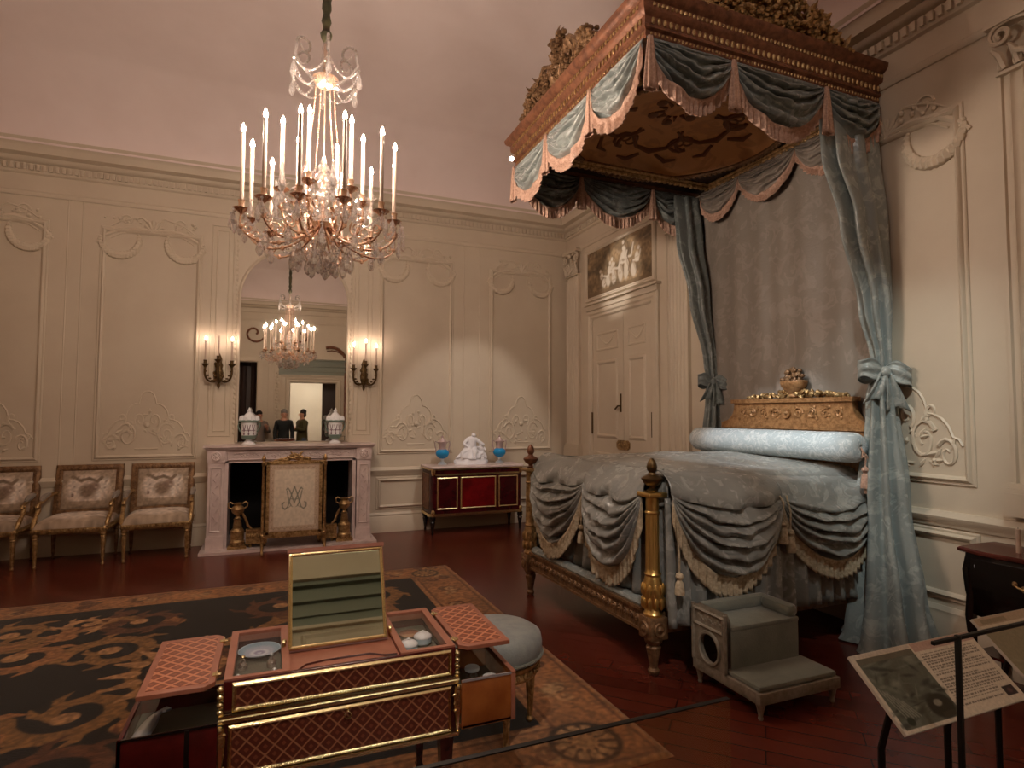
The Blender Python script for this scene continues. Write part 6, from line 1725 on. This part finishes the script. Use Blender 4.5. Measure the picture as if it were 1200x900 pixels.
t = thing('silver_shoehorn', 'curled silver implement lying in the red side drawer', 'implement', (-.345, 2.315, .548)); mb = MB()
mb.tube([(-.035, -.09, 0), (-.03, -.06, .004), (-.018, .0, .008), (-.01, .05, .01), (.0, .085, .010), (.02, .105, .012), (.028, .085, .016), (.018, .073, .018)], [.02, .027, .026, .018, .011, .011, .011, .008], 10, flat=.55); mb.build('body', M['silver'], t)

# ================================================================ NIGHT TABLE AND CANDLE
nt_ = thing('night_table', 'dark bombe night table with red marble top by the cream wall', 'table', (0, 0, 0))
nx0, nx1, ny0, ny1 = 3.83, 4.165, 1.70, 2.27
def serp(x0, x1, y0, y1, o=0):
    pts = []
    for k in range(13): t = k / 12; pts.append((x0 - o - .025 * sin(PI * t) + .010 * cos(4 * PI * t), lerp(y1 + o, y0 - o, t)))
    pts += [(lerp(x0, x1, .4), y0 - o - .01), (x1, y0 - o), (x1, y1 + o), (lerp(x0, x1, .4), y1 + o + .01)]
    return pts
zmp = lambda u, v, h: V((u, v, h))
mb = MB(); rings = [[zmp(*p, z) for p in serp(nx0, nx1, ny0, ny1, o)] for z, o in ((.42, -.03), (.46, -.012), (.56, .0), (.68, .008), (.77, -.005), (.785, -.005))]; mb.loft(rings); mb.build('body', M['darkwood'], nt_)
mb = MB(); mb.loft([[zmp(*p, z) for p in serp(nx0, nx1, ny0, ny1, o)] for z, o in ((.785, .012), (.792, .022), (.806, .024), (.815, .014))]); mb.build('marble_top', M['redmarble'], nt_)
for x, s in ((nx0 + .02, -1), (nx1 - .03, 1)):
    for y, q in ((ny0 + .03, -1), (ny1 - .03, 1)):
        mb = MB(); k = -1 if s < 0 else 0
        mb.tube([(x + .01 * k, y, .70), (x + .0, y, .55), (x + .012 * k, y, .42), (x, y - q * .0, .22), (x + .012 * k * -1, y, .08), (x + .01 * k, y, .02), (x + .015 * k, y, .0)], [.022, .026, .03, .02, .015, .018, .02], 8); mb.build('leg', M['darkwood'], nt_)
nmp = lambda u, v, h: V((nx0 - .035 - h, u, v))
mb = MB(); mb.prism([(ny0 + .06, .60), (ny1 - .06, .60), (ny1 - .06, .76), (ny0 + .06, .76)], nmp, -.03, .0); d1 = mb.build('drawer', M['darkwood'], nt_)
mb = MB(); mb.tube([nmp(1.93 + .06 * t, .67 - .018 * (1 - t * t), .018) for t in (-1, -.6, -.2, .2, .6, 1)], .006, 6)
for s in (-1, 1): mb.lathe([(.014, 0), (.01, .008), (0, .016)], (0, 0, 0), 10, Matrix.Translation(nmp(1.93 + s * .06, .672, .0)) @ Matrix.Rotation(-PI / 2, 4, 'Y'))
mb.ell(nmp(1.93, .655, .012), (.012, .03, .02)); mb.build('drawer_handle', M['gilt'], d1, 'gilt drop handle')
mb = MB(); mb.ell(nmp(2.19, .72, -.005), (.006, .008, .022)); mb.build('keyhole_plate', M['silver'], nt_)
mb = MB(); mb.box(nx0 + .02, nx1 - .02, ny0 + .03, ny1 - .03, .20, .215); mb.build('under_shelf', M['mahog'], nt_)
cd = thing('candle', 'short white candle standing on the red marble night table top', 'candle', (3.95, 2.045, .8152))
mb = MB(); mb.lathe([(0, 0), (.0125, 0), (.0125, .132), (.009, .136), (.002, .135), (0, .135)], (0, 0, 0), 14); mb.build('wax', M['wax'], cd)
mb = MB(); mb.tube([(0, 0, .134), (.001, 0, .144)], .0015, 5); mb.build('wick', M['black'], cd)

# ================================================================ READING PANELS AND BARRIERS
def reading_panel(x0, y0, label, kind, w=.54):
    t = thing('reading_panel', label, 'information panel', (0, 0, 0), 'tilted information panels at the barrier')
    top, bot = V((0, y0 + .164, .90)), V((0, y0, .757)); d = (top - bot); L = d.length; d.normalize(); nn = V((0, -d.z, d.y))
    mp = lambda u, v, h: V((x0 + u, 0, 0)) + bot + d * v + nn * h
    mb = MB(); mb.prism([(0, 0), (w, 0), (w, L), (0, L)], mp, -.010, -.0005); mb.build('board', M['panelwhite'], t, bevel=.001)
    cw, chh = 240, 96; paper = (.84, .79, .71)
    cv = Canvas(cw, chh, paper); g = random.Random(kind)
    if kind == 1:
        cv.rect(.02, .46, .04, .90, (.36, .37, .32)); cv.noise(.02, 4, 3)
        for k in range(70): cv.ell(g.uniform(.03, .45), g.uniform(.08, .86), g.uniform(.008, .05), g.uniform(.02, .12), g.choice(((.14, .15, .12), (.52, .53, .47), (.22, .23, .18), (.46, .48, .44))), .6, .7, g.uniform(0, 3))
        for k in range(6): cv.stroke([(.03 + .02 * k, .55 - .04 * k), (.08 + .02 * k, .15)], .004, (.6, .6, .54), .7, .4)
        cv.rect(.02, .46, .86, .94, (.40, .38, .32)); cv.ell(.36, .20, .10, .17, (.16, .15, .11), 1, .2); cv.ell(.35, .24, .035, .05, (.55, .54, .48), 1, .3)
        cv.rect(.33, .42, .06, .12, (.22, .20, .15)); cv.ell(.09, .12, .03, .06, (.16, .18, .13), 1, .3)
        cv.rect(0, .46, .95, 1, (.78, .74, .68)); cv.rect(.47, 1, .88, 1, (.74, .62, .56))
        y = .82; row = 0
        while y > .12:
            x = .49
            x1 = .96 if g.random() < .85 else g.uniform(.7, .9)
            if y < .27: x1 = min(x1, .86)
            while x < x1:
                wd = g.uniform(.008, .03); cv.rect(x, min(x + wd, x1), y, y + .018, (.42, .38, .33), .8); x += wd + .006
            y -= .036 if row % 9 != 8 else .06; row += 1
        cv.rect(.875, .965, .09, .22, (.20, .14, .14)); cv.ell(.92, .155, .025, .04, (.42, .30, .28), .8, .4)
    else:
        cv.rect(.0, 1, .0, .82, (.56, .52, .42)); cv.rect(0, 1, .86, 1, (.70, .62, .52)); cv.rect(.05, .3, .885, .96, (.58, .52, .42))
        for k in range(30): cv.ell(g.uniform(.02, .98), g.uniform(.05, .78), g.uniform(.01, .06), g.uniform(.02, .10), g.choice(((.62, .58, .48), (.48, .45, .36), (.66, .62, .54))), .5, .7, g.uniform(0, 3))
    cv.noise(.05, 2, kind)
    mb = MB(); cv.mesh(mb, lambda u, v: mp(lerp(.002, w - .002, u), lerp(.002, L - .002, v), .0002)); mb.build('printed_sheet', M['print'], t)
    mb = MB()
    for u in (.12, w - .12): mb.tube([mp(u, L * .5, -.012), mp(u, L * .5, -.05), V((x0 + u, y0 + .16, .62)), V((x0 + u, y0 + .16, .0))], .010, 8); mb.box(x0 + u - .03, x0 + u + .03, y0 + .06, y0 + .26, .0, .012)
    mb.build('support_leg', M['blackmetal'], t)
    return t
reading_panel(1.56, 1.076, 'tilted information panel with a dark picture and text columns by the black barrier post', 1)
reading_panel(2.235, 1.14, 'tilted information panel cut off at the photo edge, below the night table', 2)
br2 = thing('barrier_rail', 'slim black metal barrier post with crossbar in front of the information panels', 'barrier', (0, 0, 0))
mb = MB()
for x in (1.655, 2.95): mb.bbox(x - .0065, x + .0065, .994, 1.006, .012, 1.03, .002); mb.lathe([(.09, 0), (.09, .008), (.02, .012)], (x, 1.0, 0), 20)
mb.build('post', M['blackmetal'], br2)
mb = MB(); mb.bbox(1.555, 3.0, .995, 1.005, 1.018, 1.028, .002); mb.build('crossbar', M['blackmetal'], br2)
gb = thing('glass_barrier', 'low clear glass barrier panel along the front of the carpet', 'barrier', (0, 0, 0))
mb = MB(); mb.box(-2.6, 1.055, 1.166, 1.178, .03, .898); mb.build('glass_pane', M['barrier'], gb)
mb = MB(); mb.box(-2.6, 1.055, 1.1655, 1.1785, .8985, .9015); mb.build('top_edge', M['blackmetal'], gb)
mb = MB(); mb.bbox(-2.6, 1.06, 1.15, 1.194, .0, .06, .004); mb.build('floor_channel', M['blackmetal'], gb)

# ================================================================ VISITORS (seen in the mantel mirror)
def person(label, loc, rz, h, top, legs, hair, arm='down'):
    p = thing('person', label, 'person', loc, None, rz); k = h / 1.72
    J = lambda x, y, z, r: (x * k, y * k, z * k, r * k if not hasattr(r, '__len__') else (r[0] * k, r[1] * k))
    jo = [J(0, 0, .96, .125), J(0, 0, 1.12, .11), J(0, -.01, 1.30, .13), J(0, 0, 1.44, .085), J(0, -.005, 1.52, .048), J(0, -.02, 1.60, .075), J(0, -.02, 1.67, .068)]
    ed = [(0, 1), (1, 2), (2, 3), (3, 4), (4, 5), (5, 6)]
    arms = []
    for s in (-1, 1):
        i = len(jo)
        if arm == 'down' or (arm == 'left' and s > 0): pts = [(s * .17, 0, 1.40, .055), (s * .22, .02, 1.14, .042), (s * .21, -.10, .92, .03), (s * .205, -.13, .84, .026)]
        else: pts = [(s * .17, 0, 1.40, .055), (s * .25, -.05, 1.16, .042), (s * .14, -.26, 1.24, .03), (s * .10, -.33, 1.29, .026)]
        jo += [J(*q) for q in pts]; ed += [(3, i), (i, i + 1), (i + 1, i + 2), (i + 2, i + 3)]; arms.append((pts, i))
        i = len(jo); jo += [J(s * .09, 0, .86, .085), J(s * .10, -.01, .50, .055), J(s * .10, .02, .09, .036), J(s * .105, -.12, .035, .032)]; ed += [(0, i), (i, i + 1), (i + 1, i + 2), (i + 2, i + 3)]
    body = skin_obj('body', jo, ed, M['skin'], p, 2)
    # coat and trousers follow the body
    cj, ce = [J(0, 0, .92, .165), J(0, 0, 1.12, .15), J(0, -.01, 1.30, .165), J(0, 0, 1.43, .115), J(0, 0, 1.50, .065), J(0, 0, .76, .17)], [(0, 1), (1, 2), (2, 3), (3, 4), (0, 5)]
    for pts, i0 in arms:
        i = len(cj); q = [(a, b, c, r + .02) for a, b, c, r in pts[:3]]; cj += [J(*x) for x in q]; ce += [(3, i), (i, i + 1), (i + 1, i + 2)]
    skin_obj('coat', cj, ce, top, p, 2)
    tj, te = [J(0, 0, .93, .15), J(0, 0, 1.10, .13)], [(0, 1)]
    for s in (-1, 1):
        i = len(tj); tj += [J(s * .09, 0, .84, .10), J(s * .10, -.01, .50, .075), J(s * .10, .02, .10, .062), J(s * .10, .02, .03, .06)]; te += [(0, i), (i, i + 1), (i + 1, i + 2), (i + 2, i + 3)]
    skin_obj('trousers', tj, te, legs, p, 2)
    for s in (-1, 1):
        mb = MB(); mb.ell((s * .105 * k, -.055 * k, .035 * k), (.045 * k, .125 * k, .034 * k), None, 14, 8); mb.ell((s * .10 * k, .015 * k, .06 * k), (.045 * k, .055 * k, .055 * k), None, 12, 8); mb.build('shoe', M['black'], p)
    mb = MB(); mb.ell((0, .028 * k, 1.685 * k), (.086 * k, .088 * k, .082 * k), None, 16, 10); mb.ell((0, .055 * k, 1.61 * k), (.078 * k, .055 * k, .09 * k), None, 12, 8); mb.build('hair', hair, p)
    mb = MB(); mb.ell((0, -.10 * k, 1.605 * k), (.014 * k, .02 * k, .024 * k))
    for s in (-1, 1): mb.ell((s * .078 * k, -.01 * k, 1.615 * k), (.012 * k, .02 * k, .03 * k))
    mb.tube([(-.025 * k, -.088 * k, 1.555 * k), (0, -.096 * k, 1.553 * k), (.025 * k, -.088 * k, 1.555 * k)], .006 * k, 6); mb.build('face_features', M['skin'], p)
    mb = MB()
    for s in (-1, 1): mb.ell((s * .03 * k, -.088 * k, 1.63 * k), (.011 * k, .008 * k, .008 * k))
    mb.build('eyes', M['black'], p)
    for pts, i0 in arms:                               # hands: palm, four fingers, thumb
        a, b = V(pts[2][:3]), V(pts[3][:3]); dr_ = (b - a).normalized(); sdv = V((1, 0, 0)) - dr_ * dr_.x; sdv.normalize(); nv = dr_.cross(sdv)
        mb = MB()
        mb.tube([b - dr_ * .02, b + dr_ * .03, b + dr_ * .08], [.03, .04, .036], 8, flat=.55)
        for f, (o, L) in enumerate(((-.027, .065), (-.009, .078), (.009, .074), (.027, .058))):
            q = b + dr_ * .07 + sdv * o; mb.tube([q, q + dr_ * L * .5 + nv * .006, q + dr_ * L * .8 + nv * .022, q + dr_ * L * .9 + nv * .036], [.0095, .009, .008, .006], 6)
        q = b + dr_ * .02 - sdv * .032; mb.tube([q, q - sdv * .025 + dr_ * .03 + nv * .01, q - sdv * .02 + dr_ * .06 + nv * .02], [.011, .010, .007], 6)
        mb.v = [(x * k, y * k, z * k) for x, y, z in mb.v]; mb.build('hand', M['skin'], p)
    return p
person('standing person in a dark coat with grey hair, reflected left of the bright doorway', (.27, -.40, 0), PI, 1.66, M['coatdark'], M['coatdark'], M['hairgrey'])
person('person in an olive top and blue trousers reflected in front of the bright doorway', (.74, -.85, 0), PI + 1.2, 1.66, M['coatolive'], M['denim'], M['hairdark'], 'up')
person('dark-haired person in a pale grey-brown coat reflected beside the mantel vase', (-.33, -.60, 0), PI - .3, 1.62, M['coatgrey'], M['coatdark'], M['hairdark'], 'left')

# ================================================================ CAMERA
yaw, pit, rol = math.radians(22.1327), math.radians(2.8756), math.radians(.1659)
f = V((sin(yaw) * cos(pit), cos(yaw) * cos(pit), sin(pit))); r = V((cos(yaw), -sin(yaw), 0)); u = r.cross(f)
r2, u2 = r * cos(rol) + u * sin(rol), u * cos(rol) - r * sin(rol)
cam = bpy.data.cameras.new('camera'); co = bpy.data.objects.new('camera', cam); col.objects.link(co)
co.matrix_world = Matrix(((r2.x, u2.x, -f.x, 0), (r2.y, u2.y, -f.y, 0), (r2.z, u2.z, -f.z, 1.6), (0, 0, 0, 1)))
cam.sensor_width = 36; cam.lens = 36 * 687.286 / 1200; cam.clip_start = .05
scene.camera = co

# ================================================================ LIGHTS
def spot(p, aim, w, ang, colr=(1, .86, .72), blend=.35, size=.04, name='spotlight'):
    l = bpy.data.lights.new(name, 'SPOT'); l.energy = w; l.spot_size = math.radians(ang); l.spot_blend = blend; l.color = colr; l.shadow_soft_size = size
    o = bpy.data.objects.new(name, l); col.objects.link(o); o.location = p; o.rotation_euler = (V(aim) - V(p)).to_track_quat('-Z', 'Y').to_euler(); return o
def point(p, w, colr, size=.1):
    l = bpy.data.lights.new('lamp', 'POINT'); l.energy = w; l.color = colr; l.shadow_soft_size = size
    o = bpy.data.objects.new('lamp', l); col.objects.link(o); o.location = p; return o
WARM, NEU, COOL = (1, .80, .62), (1, .92, .84), (.88, .96, 1.0)
spot((.6, 5.3, 5.3), (4.18, 6.50, 3.42), 420, 14, NEU, .6)                # overdoor picture
spot((2.7, 4.6, 5.3), (2.6, 7.9, 1.0), 190, 33, NEU, .45)               # commode
spot((-.1, 3.7, 5.25), (3.75, 3.75, 1.25), 620, 18, COOL, .5)              # bolster and bed head
spot((.6, -.4, 4.9), (2.3, 3.1, .95), 260, 16, NEU, .6)                   # foot post
spot((1.6, .6, 5.0), (3.93, 2.90, 1.5), 330, 26, (.88, 1.0, .97), .9)                  # near curtain
spot((-.3, .4, 5.0), (.3, 2.45, .7), 230, 26, (1, .84, .74), .6)           # writing table
spot((-.6, 4.2, 5.35), (.3, 7.9, .7), 110, 40, WARM, .7)                  # fireplace
spot((.2, 1.0, 5.2), (2.9, 3.0, 3.9), 55, 34, NEU, .9)                    # canopy
mb = MB(); mb.box(.5, 1.7, -3.6, -2.6, 3.16, 3.19); struct(mb.build('corridor_ceiling_lamp', emis('corridor_lamp_light', (1, .95, .88), 14)), 'bright ceiling panel lamp in the reflected corridor', 'lamp')
w = bpy.data.worlds.new('world'); scene.world = w; w.use_nodes = True
w.node_tree.nodes['Background'].inputs[0].default_value = (.02, .018, .016, 1); w.node_tree.nodes['Background'].inputs[1].default_value = 1

scene.view_settings.view_transform = 'Standard'; scene.view_settings.look = 'None'
scene.view_settings.exposure = .3; scene.view_settings.gamma = 1; scene.view_settings.use_curve_mapping = False
scene.cycles.use_denoising = True
scene.cycles.sample_clamp_indirect = 4
scene.cycles.max_bounces = 8; scene.cycles.transparent_max_bounces = 16
scene.cycles.caustics_reflective = False; scene.cycles.caustics_refractive = False
